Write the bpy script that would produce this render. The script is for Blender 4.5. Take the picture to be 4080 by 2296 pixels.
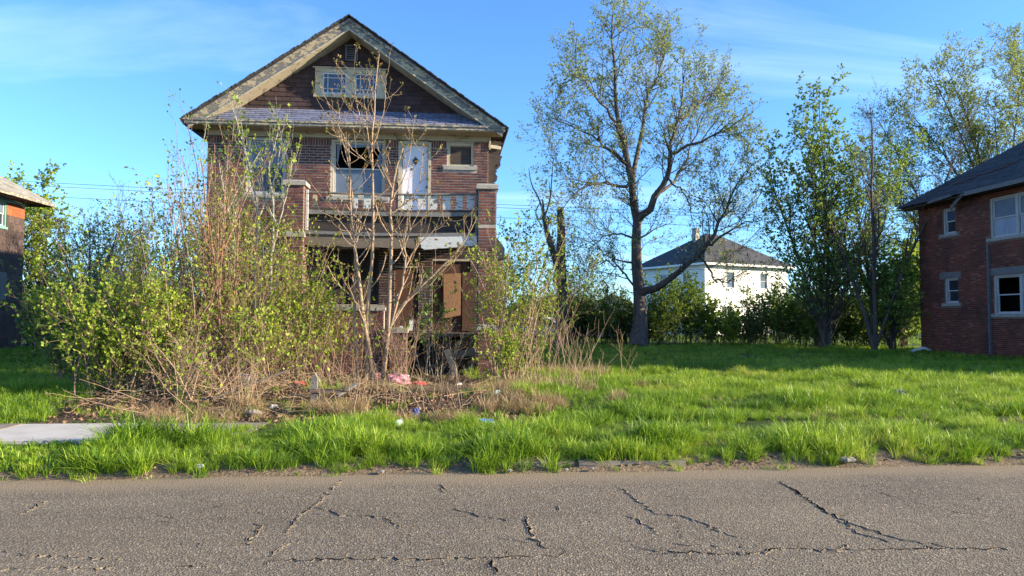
import bpy, math, random
import numpy as np
from mathutils import Vector, Matrix, noise as mnoise

# ------------------------------------------------------------------ reset
for o in list(bpy.data.objects): bpy.data.objects.remove(o, do_unlink=True)
scene = bpy.context.scene
col = scene.collection
R = math.radians

# ------------------------------------------------------------------ camera
CAM_H, YAW, PITCH, ROLL, FN = 1.6, R(5.2), math.atan(119/2831.5), R(0.2), 0.694
cam_data = bpy.data.cameras.new('camera'); cam = bpy.data.objects.new('camera', cam_data); col.objects.link(cam)
cam_data.sensor_width = 36; cam_data.lens = FN*36; cam_data.clip_end = 3000; cam_data.clip_start = 0.05
cam.matrix_world = (Matrix.Translation((0, 0, CAM_H)) @ Matrix.Rotation(-YAW, 4, 'Z')
                    @ Matrix.Rotation(R(90)+PITCH, 4, 'X') @ Matrix.Rotation(ROLL, 4, 'Z'))
scene.camera = cam

# ------------------------------------------------------------------ sky, sun, exposure
SUN_EL, SUN_AZ = R(18.5), R(13.0)          # azimuth: in front of the facades, from the right
world = bpy.data.worlds.new('World'); scene.world = world; world.use_nodes = True
nt = world.node_tree; nt.nodes.clear()
def wn(t, **k):
    n = nt.nodes.new(t)
    for a, b in k.items(): setattr(n, a, b)
    return n
sky = wn('ShaderNodeTexSky', sky_type='NISHITA', sun_disc=False, sun_elevation=SUN_EL,
         sun_rotation=R(90)+SUN_AZ, altitude=200, air_density=1.0, dust_density=0.35, ozone_density=2.6)
tc = wn('ShaderNodeTexCoord'); sep = wn('ShaderNodeSeparateXYZ'); nt.links.new(tc.outputs['Generated'], sep.inputs[0])
zc = wn('ShaderNodeMath', operation='MAXIMUM'); nt.links.new(sep.outputs[2], zc.inputs[0]); zc.inputs[1].default_value = 0.03
zo = wn('ShaderNodeMath', operation='ADD'); nt.links.new(zc.outputs[0], zo.inputs[0]); zo.inputs[1].default_value = 0.12
dx = wn('ShaderNodeMath', operation='DIVIDE'); nt.links.new(sep.outputs[0], dx.inputs[0]); nt.links.new(zo.outputs[0], dx.inputs[1])
dy = wn('ShaderNodeMath', operation='DIVIDE'); nt.links.new(sep.outputs[1], dy.inputs[0]); nt.links.new(zo.outputs[0], dy.inputs[1])
cmb = wn('ShaderNodeCombineXYZ'); nt.links.new(dx.outputs[0], cmb.inputs[0]); nt.links.new(dy.outputs[0], cmb.inputs[1])
mp = wn('ShaderNodeMapping'); mp.inputs['Scale'].default_value = (0.55, 1.5, 1); mp.inputs['Rotation'].default_value = (0, 0, R(-28)); mp.inputs['Location'].default_value = (1.3, 0.4, 0)
nt.links.new(cmb.outputs[0], mp.inputs[0])
n1 = wn('ShaderNodeTexNoise'); n1.inputs['Scale'].default_value = 0.9; n1.inputs['Detail'].default_value = 7; n1.inputs['Roughness'].default_value = 0.58; n1.inputs['Distortion'].default_value = 0.6
nt.links.new(mp.outputs[0], n1.inputs[0])
rmp = wn('ShaderNodeMapRange'); rmp.inputs[1].default_value = 0.52; rmp.inputs[2].default_value = 0.85; rmp.inputs[3].default_value = 0.0; rmp.inputs[4].default_value = 0.55
nt.links.new(n1.outputs['Fac'], rmp.inputs[0])
tint = wn('ShaderNodeMix', data_type='RGBA', blend_type='MULTIPLY'); tint.inputs[0].default_value = 1.0; nt.links.new(sky.outputs[0], tint.inputs[6]); tint.inputs[7].default_value = (0.62, 0.96, 1.36, 1)   # clear deep blue April sky
mixc = wn('ShaderNodeMix', data_type='RGBA'); nt.links.new(rmp.outputs[0], mixc.inputs[0]); nt.links.new(tint.outputs[2], mixc.inputs[6]); mixc.inputs[7].default_value = (4.4, 5.6, 6.8, 1)
bg = wn('ShaderNodeBackground'); bg.inputs[1].default_value = 0.10
wo = wn('ShaderNodeOutputWorld'); nt.links.new(mixc.outputs[2], bg.inputs[0]); nt.links.new(bg.outputs[0], wo.inputs[0])

sd = bpy.data.lights.new('sun', 'SUN'); sd.energy = 5.0; sd.angle = R(0.53); sd.color = (1.0, 0.85, 0.62)
sun = bpy.data.objects.new('sun', sd); col.objects.link(sun)
SDIR = Vector((math.cos(SUN_EL)*math.cos(SUN_AZ), -math.cos(SUN_EL)*math.sin(SUN_AZ), math.sin(SUN_EL)))
sun.rotation_euler = SDIR.to_track_quat('Z', 'Y').to_euler(); sun.location = (30, -10, 25)
vs = scene.view_settings; vs.view_transform = 'Standard'; vs.look = 'None'; vs.gamma = 1; vs.exposure = 1.45; vs.use_curve_mapping = False
scene.render.engine = 'CYCLES'
try: scene.cycles.max_bounces = 6; scene.cycles.transparent_max_bounces = 6
except Exception: pass

# ------------------------------------------------------------------ surveying: a picture point seen on a plane of the place
def ray(px, py):
    F = FN*4080; a = (px-2040)/F; b = -(py-1148)/F
    c, s = math.cos(ROLL), math.sin(ROLL); a, b = a*c-b*s, a*s+b*c
    y = math.cos(PITCH)-b*math.sin(PITCH); z = math.sin(PITCH)+b*math.cos(PITCH)
    return Vector((a*math.cos(YAW)+y*math.sin(YAW), -a*math.sin(YAW)+y*math.cos(YAW), z))
def atY(px, py, Y): d = ray(px, py); return Vector((0, 0, CAM_H))+d*(Y/d.y)
def atZ(px, py, z): d = ray(px, py); return Vector((0, 0, CAM_H))+d*((z-CAM_H)/d.z)

def atG(px, py):
    z = .2
    for _ in range(8): p = atZ(px, py, z); z = gz(p.x, p.y)
    return p
# ------------------------------------------------------------------ materials
def newmat(name):
    m = bpy.data.materials.new(name); m.use_nodes = True; m.node_tree.nodes.clear(); return m
class NB:
    def __init__(s, m): s.t = m.node_tree
    def n(s, typ, ins=None, **k):
        nd = s.t.nodes.new(typ)
        for a, b in k.items(): setattr(nd, a, b)
        for a, b in (ins or {}).items():
            if hasattr(b, 'is_output'): s.t.links.new(b, nd.inputs[a])
            else: nd.inputs[a].default_value = b
        return nd
    def coord(s, kind='Object', scale=(1, 1, 1), rot=(0, 0, 0)):
        c = s.n('ShaderNodeTexCoord') if kind != 'World' else s.n('ShaderNodeNewGeometry')
        o = c.outputs[kind] if kind != 'World' else c.outputs['Position']
        return s.n('ShaderNodeMapping', {0: o, 'Scale': scale, 'Rotation': rot}).outputs[0]
    def noise(s, vec, scale, detail=4, rough=.55, dist=0):
        return s.n('ShaderNodeTexNoise', {'Vector': vec, 'Scale': scale, 'Detail': detail, 'Roughness': rough, 'Distortion': dist}).outputs['Fac']
    def ramp(s, fac, stops, interp='LINEAR'):
        r = s.n('ShaderNodeValToRGB', {0: fac}); e = r.color_ramp.elements; r.color_ramp.interpolation = interp
        while len(e) > 1: e.remove(e[-1])
        for i, (p, c) in enumerate(stops):
            el = e[0] if i == 0 else e.new(p)
            el.position = p; el.color = (*c, 1) if len(c) == 3 else c
        return r.outputs[0]
    def math(s, op, a, b=0.0): return s.n('ShaderNodeMath', {0: a, 1: b}, operation=op).outputs[0]
    def mix(s, fac, a, b, bt='MIX'):
        return s.n('ShaderNodeMix', {0: fac, 6: a if hasattr(a, 'is_output') else (*a, 1), 7: b if hasattr(b, 'is_output') else (*b, 1)}, data_type='RGBA', blend_type=bt).outputs[2]
    def var(s):            # one random number per piece: the object's own or the mesh attribute
        a = s.n('ShaderNodeAttribute', attribute_name='var').outputs['Fac']
        o = s.n('ShaderNodeObjectInfo').outputs['Random']
        return s.math('FRACT', s.math('ADD', a, o))
    def out(s, color, rough=.85, bump=None, bstr=.3, bdist=.02, spec=.3, **k):
        p = s.n('ShaderNodeBsdfPrincipled', {'Base Color': color if hasattr(color, 'is_output') else (*color, 1), 'Roughness': rough, 'Specular IOR Level': spec})
        for a, b in k.items():
            p.inputs[a.replace('_', ' ')].default_value = b
        if bump is not None:
            s.t.links.new(s.n('ShaderNodeBump', {'Height': bump, 'Strength': bstr, 'Distance': bdist}).outputs[0], p.inputs['Normal'])
        o = s.n('ShaderNodeOutputMaterial', {0: p.outputs[0]}); return p
MATS = {}
def mat(name, c1, c2=None, c3=None, scale=4, rough=.85, bstr=.3, bscale=30, bdist=.01, spec=.25, stretch=(1, 1, 1), detail=5, pos=(.3, .55, .75), vary=0.0, coord='World'):
    m = newmat(name); b = NB(m); v = b.coord(coord, stretch)
    st = [(pos[0], c1), (pos[1], c2 or c1)] + ([(pos[2], c3)] if c3 else [])
    c = b.ramp(b.noise(v, scale, detail), st)
    if vary: c = b.mix(b.math('MULTIPLY', b.var(), vary), c, (.02, .015, .012))
    b.out(c, rough, b.noise(v, bscale, 4), bstr, bdist, spec); MATS[name] = m; return m

# brick: colour by piece, grain and soot by noise, which also carries painted shade
def brickmat(name, stops, soot_shade=(.02, .016, .016), soot_shade_amt=.5):
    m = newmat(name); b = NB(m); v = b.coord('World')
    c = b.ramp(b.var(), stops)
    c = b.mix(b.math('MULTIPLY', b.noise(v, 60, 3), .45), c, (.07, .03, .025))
    f = b.ramp(b.noise(v, .9, 5), [(.45, (0, 0, 0)), (.75, (soot_shade_amt,)*3)])
    c = b.mix(f, c, soot_shade)
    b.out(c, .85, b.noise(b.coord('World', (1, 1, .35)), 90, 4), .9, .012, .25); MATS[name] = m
brickmat('brick_red', [(0, (.085, .036, .032)), (.25, (.14, .054, .042)), (.5, (.19, .068, .048)), (.75, (.235, .092, .062)), (1, (.105, .054, .050))])
brickmat('brick_orange', [(0, (.15, .042, .026)), (.4, (.20, .055, .032)), (.85, (.24, .075, .042)), (1, (.34, .14, .085))], soot_shade_amt=.75)  # heavier dark patches paint in the shade of the flank
brickmat('brick_porch_shade', [(0, (.04, .022, .022)), (.5, (.075, .035, .03)), (1, (.055, .032, .03))], soot_shade_amt=.8)  # darker copy of brick_red with the porch shade put into its colour
mat('mortar', (.30, .255, .215), (.40, .345, .295), scale=12, bscale=120)
mat('mortar_dark', (.16, .11, .09), (.22, .15, .12), scale=6)
mat('stone', (.26, .24, .21), (.35, .325, .275), (.20, .185, .165), scale=5, bscale=60, bstr=.4)
mat('concrete', (.34, .31, .27), (.44, .41, .36), (.28, .25, .21), scale=3, bscale=80, bstr=.4)
mat('concrete_new', (.40, .37, .32), (.48, .445, .39), scale=2.5, bscale=120, bstr=.25)
mat('concrete_old', (.17, .135, .10), (.26, .215, .165), (.11, .085, .062), scale=4, bscale=80, bstr=.5)
mat('dark_wood', (.045, .036, .032), (.075, .055, .045), scale=3, stretch=(1, 1, 8), bscale=20)
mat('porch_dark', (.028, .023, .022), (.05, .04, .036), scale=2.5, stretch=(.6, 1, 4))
mat('weathered', (.10, .075, .058), (.18, .145, .11), (.06, .048, .04), scale=3, stretch=(1.2, 1, 14), bscale=14, bstr=.7, detail=8)
mat('grey_wood', (.12, .115, .11), (.20, .19, .18), (.075, .07, .065), scale=3, stretch=(1.2, 2, 12), bscale=18, bstr=.6)
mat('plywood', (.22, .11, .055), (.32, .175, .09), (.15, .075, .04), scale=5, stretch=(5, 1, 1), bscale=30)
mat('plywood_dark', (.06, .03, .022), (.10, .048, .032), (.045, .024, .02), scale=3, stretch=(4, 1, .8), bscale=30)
mat('steel_door', (.62, .61, .68), (.70, .69, .76), scale=1.2, rough=.55, bstr=.05)
mat('green_trim', (.12, .26, .22), (.17, .33, .28), scale=5, rough=.6)
mat('dark_metal', (.03, .03, .032), (.05, .05, .05), scale=8, rough=.5)
mat('dull_metal', (.09, .09, .095), (.14, .14, .145), scale=8, rough=.45)
mat('shingle_gable', (.058, .038, .038), (.088, .053, .052), (.046, .034, .037), scale=3, stretch=(7, 7, 1), bscale=70, bstr=.6, vary=.55)
mat('roof_blue', (.12, .13, .20), (.18, .195, .28), scale=12, bscale=300, bstr=.5, vary=.35)
mat('roof_dark', (.045, .046, .052), (.075, .075, .08), (.035, .035, .038), scale=3, bscale=120, bstr=.6, vary=.3)
mat('roof_grey', (.24, .225, .19), (.34, .32, .27), (.17, .16, .135), scale=2.2, bscale=120, bstr=.6, vary=.4)
mat('siding_white', (.68, .66, .60), (.80, .78, .72), scale=.8, rough=.6, bstr=.1, pos=(.3, .6, .8))
mat('asphalt_siding', (.075, .052, .045), (.12, .08, .066), (.05, .04, .038), scale=4, stretch=(1, 1, 3), bscale=80, vary=.5)
mat('red_cedar', (.32, .085, .035), (.42, .13, .05), (.20, .06, .03), scale=4, stretch=(4, 4, 1), bscale=60, vary=.35)
mat('trim_white', (.46, .45, .43), (.56, .55, .53), (.28, .27, .25), scale=10, bscale=50, pos=(.3, .55, .8))
mat('frame_cream', (.40, .35, .25), (.48, .42, .31), (.30, .25, .18), scale=14, bscale=60, pos=(.35, .6, .78))
mat('frame_grey', (.34, .34, .33), (.46, .45, .43), (.25, .24, .22), scale=14, bscale=60)
mat('curtain', (.24, .27, .32), (.34, .37, .43), scale=3, stretch=(6, 6, .6), rough=.9)
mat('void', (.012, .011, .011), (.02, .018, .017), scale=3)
mat('soil', (.075, .05, .032), (.13, .085, .052), (.055, .038, .026), scale=2.5, bscale=40, bstr=.8, bdist=.03)
mat('dead_leaf', (.16, .095, .055), (.28, .175, .105), (.09, .055, .038), scale=9, vary=.45, coord='World')
mat('white_plastic', (.5, .5, .49), (.62, .62, .60), scale=8, rough=.4)
mat('paper', (.36, .33, .28), (.48, .45, .40), scale=9, rough=.8)
mat('red_cloth', (.42, .03, .05), (.55, .06, .08), scale=12, rough=.8)
mat('pink_plastic', (.62, .16, .20), (.72, .30, .33), scale=12, rough=.45)
mat('red_plastic', (.55, .035, .05), (.66, .08, .09), scale=12, rough=.4)
mat('blue_plastic', (.03, .16, .55), (.10, .30, .70), (.5, .6, .75), scale=16, rough=.35, pos=(.35, .58, .72))
mat('navy_plastic', (.03, .045, .14), (.06, .08, .22), scale=14, rough=.5)
mat('teal_plastic', (.05, .35, .30), (.5, .62, .58), scale=20, rough=.4)
mat('car_paint', (.60, .60, .60), (.66, .66, .66), scale=1, rough=.3, bstr=0)
mat('tyre', (.02, .02, .02), (.03, .03, .03), scale=9)
mat('lamp_red', (.45, .03, .02), (.5, .04, .03), scale=9, rough=.3)
mat('lamp_clear', (.6, .6, .58), (.7, .7, .68), scale=9, rough=.2)
mat('stalk_dry', (.25, .16, .095), (.38, .265, .165), (.17, .105, .065), scale=8)
mat('stone_rubble', (.16, .145, .125), (.27, .25, .22), scale=15, bscale=60)

def peeling(name, paint, wood, amt=.5, scale=9, stretch=(1, 1, 2.5)):
    m = newmat(name); b = NB(m); v = b.coord('World', stretch)
    nz = b.noise(v, scale, 8, .68, .4)
    k = b.ramp(nz, [(amt-.015, (0, 0, 0)), (amt+.015, (1, 1, 1))])
    c1 = b.mix(b.noise(b.coord('World'), 3, 4), paint, tuple(x*.72 for x in paint))
    c2 = b.mix(b.noise(b.coord('World', (2, 2, 12)), 8, 5), wood, tuple(x*.5 for x in wood))
    b.out(b.mix(k, c2, c1), .8, b.math('ADD', k, b.math('MULTIPLY', nz, .6)), .8, .012, .25); MATS[name] = m
peeling('peel_cream', (.48, .40, .27), (.235, .22, .205), .515, 6, (1, 1, 1.8))
peeling('peel_cream_light', (.54, .46, .32), (.32, .28, .21), .40, 6)
peeling('peel_white', (.58, .58, .56), (.22, .20, .18), .40, 7, (1, 1, 3))
peeling('soffit_cream', (.46, .39, .28), (.32, .27, .20), .40, 3)

def glassmat(name, base, rough=.08):
    m = newmat(name); b = NB(m); v = b.coord('World')
    b.out(b.mix(b.noise(v, 2.5, 5), base, tuple(x*1.7+.01 for x in base)), rough, b.noise(v, 1.2, 2), .06, .05, .5); MATS[name] = m
glassmat('glass_dark', (.018, .022, .03)); glassmat('glass_sky', (.05, .065, .10)); glassmat('glass_dusty', (.085, .105, .14), .25)

# asphalt: aggregate, bleached dust towards the gutter
m = newmat('asphalt'); b = NB(m); v = b.coord('World')
vor = b.n('ShaderNodeTexVoronoi', {'Vector': v, 'Scale': 78.0}); vor2 = b.n('ShaderNodeTexVoronoi', {'Vector': v, 'Scale': 210.0})
agg = b.ramp(vor.outputs['Color'], [(.12, (.040, .034, .029)), (.42, (.115, .09, .058)), (.72, (.26, .205, .135)), (.95, (.52, .43, .31))])
agg = b.mix(.35, agg, b.ramp(vor2.outputs['Color'], [(.2, (.04, .034, .028)), (.9, (.32, .26, .19))]))
big = b.noise(v, .55, 5, .6); agg = b.mix(b.ramp(big, [(.35, (.0,)*3), (.75, (.38,)*3)]), agg, (.25, .20, .13))
lane = b.noise(b.coord('World', (.12, 1.1, 1)), 1.3, 4, .6); agg = b.mix(b.ramp(lane, [(.40, (.22,)*3), (.60, (0,)*3)]), agg, (.085, .07, .052))
stain = b.noise(v, .9, 3, .5, 1.5); agg = b.mix(b.ramp(stain, [(.62, (0,)*3), (.74, (.35,)*3)]), agg, (.07, .06, .048))
sepx = b.n('ShaderNodeSeparateXYZ', {0: v})
edge = b.math('ADD', sepx.outputs[1], b.math('MULTIPLY', b.noise(v, 1.7, 5), .55))
dust = b.n('ShaderNodeMapRange', {0: edge, 1: 7.02, 2: 7.45, 3: 0.0, 4: .85}).outputs[0]
dc = b.mix(b.noise(v, 45, 4), (.21, .155, .095), (.32, .245, .155))
h = b.math('ADD', vor.outputs['Distance'], b.math('MULTIPLY', b.noise(v, 35, 5), .8))
b.out(b.mix(dust, agg, dc), .9, h, .7, .008, .2); MATS['asphalt'] = m
mat('crack_shade', (.004, .0035, .003), (.010, .008, .007), scale=30, spec=0., rough=1.)  # near-black strip colour stands in for the shade deep inside a crack

# lawn soil: green thatch outside the litter bed
m = newmat('ground_soil'); b = NB(m); v = b.coord('World')
g = b.ramp(b.noise(v, 9, 5), [(.3, (.035, .055, .014)), (.6, (.06, .085, .022)), (.8, (.09, .085, .035))])
s_ = b.ramp(b.noise(v, 14, 6), [(.3, (.07, .045, .028)), (.55, (.13, .085, .052)), (.75, (.19, .13, .085))])
bed = b.n('ShaderNodeAttribute', attribute_name='bed').outputs['Fac']
dst_ = b.n('ShaderNodeAttribute', attribute_name='gutter').outputs['Fac']
sg = b.mix(dst_, b.mix(bed, g, s_), b.ramp(b.noise(v, 22, 6), [(.3, (.12, .085, .055)), (.6, (.21, .155, .10)), (.8, (.28, .21, .14))]))
b.out(sg, .95, b.noise(v, 30, 5), .8, .03, .1); MATS['ground_soil'] = m

def barkmat(name, c1, c2, c3=None, stretch=(1, 1, .25), scale=22, bstr=.7):
    mat(name, c1, c2, c3, scale=scale, stretch=stretch, bscale=scale*1.6, bstr=bstr, bdist=.02, coord='World')
barkmat('bark_dark', (.055, .043, .036), (.11, .088, .072), (.15, .12, .10), scale=9)
barkmat('bark_twig', (.075, .058, .047), (.12, .095, .075))
barkmat('bark_tan', (.27, .18, .11), (.40, .28, .18), (.18, .12, .078))
barkmat('bark_brown', (.18, .113, .076), (.27, .175, .12), (.125, .078, .056))
barkmat('bark_pale', (.27, .24, .175), (.38, .34, .26), (.19, .165, .12))
barkmat('bark_red', (.19, .09, .06), (.28, .15, .095))

def leafmat(name, c1, c2, trans=.45, c3=None):
    m = newmat(name); b = NB(m)
    a = b.n('ShaderNodeAttribute', attribute_name='var').outputs['Fac']
    c = b.ramp(a, [(0, c1), (.6, c2), (1, c3 or c2)])
    d = b.n('ShaderNodeBsdfPrincipled', {'Base Color': c, 'Roughness': .5, 'Specular IOR Level': .35})
    t = b.n('ShaderNodeBsdfTranslucent', {'Color': b.mix(.5, c, (.30, .38, .03), 'MIX')})
    mx = b.n('ShaderNodeMixShader', {0: trans, 1: d.outputs[0], 2: t.outputs[0]})
    b.n('ShaderNodeOutputMaterial', {0: mx.outputs[0]}); MATS[name] = m
leafmat('leaf_lime', (.15, .24, .02), (.31, .41, .035), .45, (.46, .49, .07))
leafmat('leaf_green', (.05, .11, .014), (.10, .19, .022), .4, (.18, .26, .03))
leafmat('leaf_dark', (.04, .08, .018), (.075, .135, .027), .4, (.14, .20, .04))
leafmat('leaf_olive', (.15, .18, .055), (.25, .28, .09), .45, (.34, .36, .14))
leafmat('leaf_pale', (.20, .25, .06), (.31, .36, .10), .5, (.42, .45, .17))
leafmat('leaf_mid', (.10, .19, .035), (.20, .32, .055), .45, (.36, .44, .11))
leafmat('leaf_bud', (.20, .07, .04), (.22, .15, .05), .3, (.20, .24, .05))

def grassmat(name, stops, trans=.35):
    m = newmat(name); b = NB(m)
    a = b.n('ShaderNodeAttribute', attribute_name='var').outputs['Fac']
    ins = b.n('ShaderNodeAttribute', attribute_name='tone', attribute_type='INSTANCER').outputs['Fac']
    f = b.math('ADD', b.math('MULTIPLY', a, .5), b.math('MULTIPLY', ins, .5))
    c = b.ramp(f, stops)
    d = b.n('ShaderNodeBsdfPrincipled', {'Base Color': c, 'Roughness': .45, 'Specular IOR Level': .4})
    t = b.n('ShaderNodeBsdfTranslucent', {'Color': c})
    mx = b.n('ShaderNodeMixShader', {0: trans, 1: d.outputs[0], 2: t.outputs[0]})
    b.n('ShaderNodeOutputMaterial', {0: mx.outputs[0]}); MATS[name] = m
grassmat('grass_green', [(0, (.06, .13, .012)), (.3, (.16, .29, .016)), (.6, (.32, .44, .03)), (.85, (.46, .50, .07)), (1, (.56, .48, .18))], .38)
grassmat('grass_dry', [(0, (.22, .135, .065)), (.5, (.37, .255, .125)), (1, (.50, .38, .21))], .25)

# ------------------------------------------------------------------ mesh helpers
def link(name, me, m=None, parent=None):
    o = bpy.data.objects.new(name, me); col.objects.link(o)
    if m is not None and me is not None and len(me.materials) == 0: me.materials.append(MATS[m])
    if parent is not None:
        o.parent = parent
        w = Vector((0, 0, 0)); q = parent
        while q is not None: w += q.location; q = q.parent
        o.location = -w if o.location.length == 0 else o.location - w
    return o
def empty(name, loc):
    o = bpy.data.objects.new(name, None); col.objects.link(o); o.location = loc; o.empty_display_size = .2; return o
def tag(o, label=None, cat=None, group=None, kind=None):
    if label: o['label'] = label
    if cat: o['category'] = cat
    if group: o['group'] = group
    if kind: o['kind'] = kind
    return o
class MB:
    """collects shapes, links them as ONE mesh object (world coordinates)"""
    def __init__(s): s.v = []; s.f = []; s.a = []
    def add(s, vs, fs, var=0.0):
        k = len(s.v); s.v += [tuple(x) for x in vs]; s.f += [tuple(i+k for i in f) for f in fs]; s.a += [var]*len(vs); return s
    def hexa(s, p, var=0.0):        # 8 points: bottom loop 0-3, top loop 4-7
        return s.add(p, [(3, 2, 1, 0), (4, 5, 6, 7), (0, 1, 5, 4), (1, 2, 6, 5), (2, 3, 7, 6), (3, 0, 4, 7)], var)
    def box(s, x0, x1, y0, y1, z0, z1, var=0.0):
        return s.hexa([(x0, y0, z0), (x1, y0, z0), (x1, y1, z0), (x0, y1, z0), (x0, y0, z1), (x1, y0, z1), (x1, y1, z1), (x0, y1, z1)], var)
    def obox(s, c, size, rot, var=0.0):
        M = rot if isinstance(rot, Matrix) else Matrix.Rotation(rot[2], 3, 'Z') @ Matrix.Rotation(rot[1], 3, 'Y') @ Matrix.Rotation(rot[0], 3, 'X')
        h = [q/2 for q in size]; c = Vector(c)
        return s.hexa([c+M @ Vector((sx*h[0], sy*h[1], sz*h[2])) for sz in (-1, 1) for sx, sy in ((-1, -1), (1, -1), (1, 1), (-1, 1))], var)
    def beam(s, a, b, w, h, up=(0, 0, 1), var=0.0):
        a, b = Vector(a), Vector(b); d = (b-a); L = d.length; d.normalize(); r = d.cross(Vector(up)).normalized(); u = r.cross(d)
        M = Matrix((d, r, u)).transposed(); return s.obox((a+b)/2, (L, w, h), M, var)
    def prism(s, poly, d, var=0.0):   # polygon (3D points) extruded by vector d
        n = len(poly); d = Vector(d); p = [Vector(q) for q in poly]
        return s.add(p+[q+d for q in p], [tuple(range(n))[::-1], tuple(range(n, 2*n))]+[(i, (i+1) % n, n+(i+1) % n, n+i) for i in range(n)], var)
    def lathe(s, prof, c, n=14, axis='Z', var=0.0):
        vs, fs = [], []
        for r, h in prof:
            for k in range(n):
                a = 2*math.pi*k/n
                q = (r*math.cos(a), r*math.sin(a), h) if axis == 'Z' else (r*math.cos(a), h, r*math.sin(a))
                vs.append((c[0]+q[0], c[1]+q[1], c[2]+q[2]))
        for i in range(len(prof)-1):
            for k in range(n): fs.append((i*n+k, i*n+(k+1) % n, (i+1)*n+(k+1) % n, (i+1)*n+k))
        fs.append(tuple(range(n))[::-1]); fs.append(tuple((len(prof)-1)*n+k for k in range(n)))
        return s.add(vs, fs, var)
    def build(s, name, m, parent=None, smooth=False):
        me = bpy.data.meshes.new(name); me.from_pydata(s.v, [], s.f); me.update()
        at = me.attributes.new('var', 'FLOAT', 'POINT'); at.data.foreach_set('value', s.a)
        if smooth: me.shade_smooth()
        return link(name, me, m, parent)
def npmesh(name, verts, faces, m, parent=None, var=None, smooth=False):
    me = bpy.data.meshes.new(name); nv, nf, k = len(verts), len(faces), faces.shape[1]
    me.vertices.add(nv); me.vertices.foreach_set('co', np.asarray(verts, np.float32).ravel())
    me.loops.add(nf*k); me.loops.foreach_set('vertex_index', np.asarray(faces, np.int32).ravel())
    me.polygons.add(nf); me.polygons.foreach_set('loop_start', np.arange(0, nf*k, k, dtype=np.int32)); me.polygons.foreach_set('loop_total', np.full(nf, k, np.int32))
    me.update(calc_edges=True)
    if var is not None: me.attributes.new('var', 'FLOAT', 'POINT').data.foreach_set('value', np.asarray(var, np.float32))
    if smooth: me.shade_smooth()
    return link(name, me, m, parent)

class Frame:      # a wall plane: origin, direction along it, outward normal
    def __init__(s, o, u, n): s.o = Vector(o); s.u = Vector(u).normalized(); s.n = Vector(n).normalized()
    def p(s, u, v, n=0.0): return s.o+s.u*u+s.n*n+Vector((0, 0, v))
    def box(s, mb, u0, u1, v0, v1, n0, n1, var=0.0):
        return mb.hexa([s.p(u0, v0, n0), s.p(u1, v0, n0), s.p(u1, v0, n1), s.p(u0, v0, n1), s.p(u0, v1, n0), s.p(u1, v1, n0), s.p(u1, v1, n1), s.p(u0, v1, n1)], var)
def wall_mesh(fr, u0, u1, v0, v1, ops, th):
    us = sorted({u0, u1, *[max(u0, min(u1, q)) for o in ops for q in o[:2]]}); vs_ = sorted({v0, v1, *[max(v0, min(v1, q)) for o in ops for q in o[2:4]]})
    nu, nv = len(us)-1, len(vs_)-1; mb = MB()
    def solid(i, j):
        if not (0 <= i < nu and 0 <= j < nv): return False
        cu, cv = (us[i]+us[i+1])/2, (vs_[j]+vs_[j+1])/2
        return not any(o[0] < cu < o[1] and o[2] < cv < o[3] for o in ops)
    for i in range(nu):
        for j in range(nv):
            if not solid(i, j): continue
            a, b_, c, d = us[i], us[i+1], vs_[j], vs_[j+1]
            mb.add([fr.p(a, c), fr.p(b_, c), fr.p(b_, d), fr.p(a, d)], [(0, 1, 2, 3)])
            mb.add([fr.p(a, c, -th), fr.p(b_, c, -th), fr.p(b_, d, -th), fr.p(a, d, -th)], [(3, 2, 1, 0)])
            for (di, dj, q) in ((-1, 0, ((a, c), (a, d))), (1, 0, ((b_, d), (b_, c))), (0, -1, ((b_, c), (a, c))), (0, 1, ((a, d), (b_, d)))):
                if not solid(i+di, j+dj):
                    (p, r), (t, w) = q; mb.add([fr.p(p, r), fr.p(t, w), fr.p(t, w, -th), fr.p(p, r, -th)], [(0, 1, 2, 3)])
    return mb
def brick_rects(u0, u1, v0, v1, ops, ch=.0723, bl=.222, jt=.011, seed=1, soldier=None):
    rg = random.Random(seed); out = []; j = 0; v = v0
    while v < v1-.02:
        top = min(v+ch, v1); u = u0-(bl/2 if j % 2 else 0)
        if soldier and v >= soldier: top = v1; step = ch
        else: step = bl
        while u < u1:
            a, b_ = max(u, u0)+jt/2, min(u+step, u1)-jt/2
            segs = [(a, b_)]
            for o in ops:
                if o[3] <= v+.008 or o[2] >= top-.008: continue
                ns = []
                for (p, q) in segs:
                    if q <= o[0] or p >= o[1]: ns.append((p, q)); continue
                    if p < o[0]: ns.append((p, o[0]-jt/2))
                    if q > o[1]: ns.append((o[1]+jt/2, q))
                segs = ns
            for (p, q) in segs:
                if q-p > .025: out.append((p, q, v+jt/2, top-jt/2))
            u += step
        v = top; j += 1
    return out
def brick_solid(fr, mb, r, rg, proud=.009):
    w = .0022; u0, u1, v0, v1 = [x+rg.uniform(-w, w) for x in r]; d = proud+rg.uniform(-.003, .004); c = .004
    mb.add([fr.p(u0, v0, -.004), fr.p(u1, v0, -.004), fr.p(u1, v1, -.004), fr.p(u0, v1, -.004),
            fr.p(u0+c, v0+c, d), fr.p(u1-c, v0+c, d), fr.p(u1-c, v1-c, d), fr.p(u0+c, v1-c, d)],
           [(4, 5, 6, 7), (0, 1, 5, 4), (1, 2, 6, 5), (2, 3, 7, 6), (3, 0, 4, 7)], rg.random())
BRICK_MESH = {}
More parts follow.
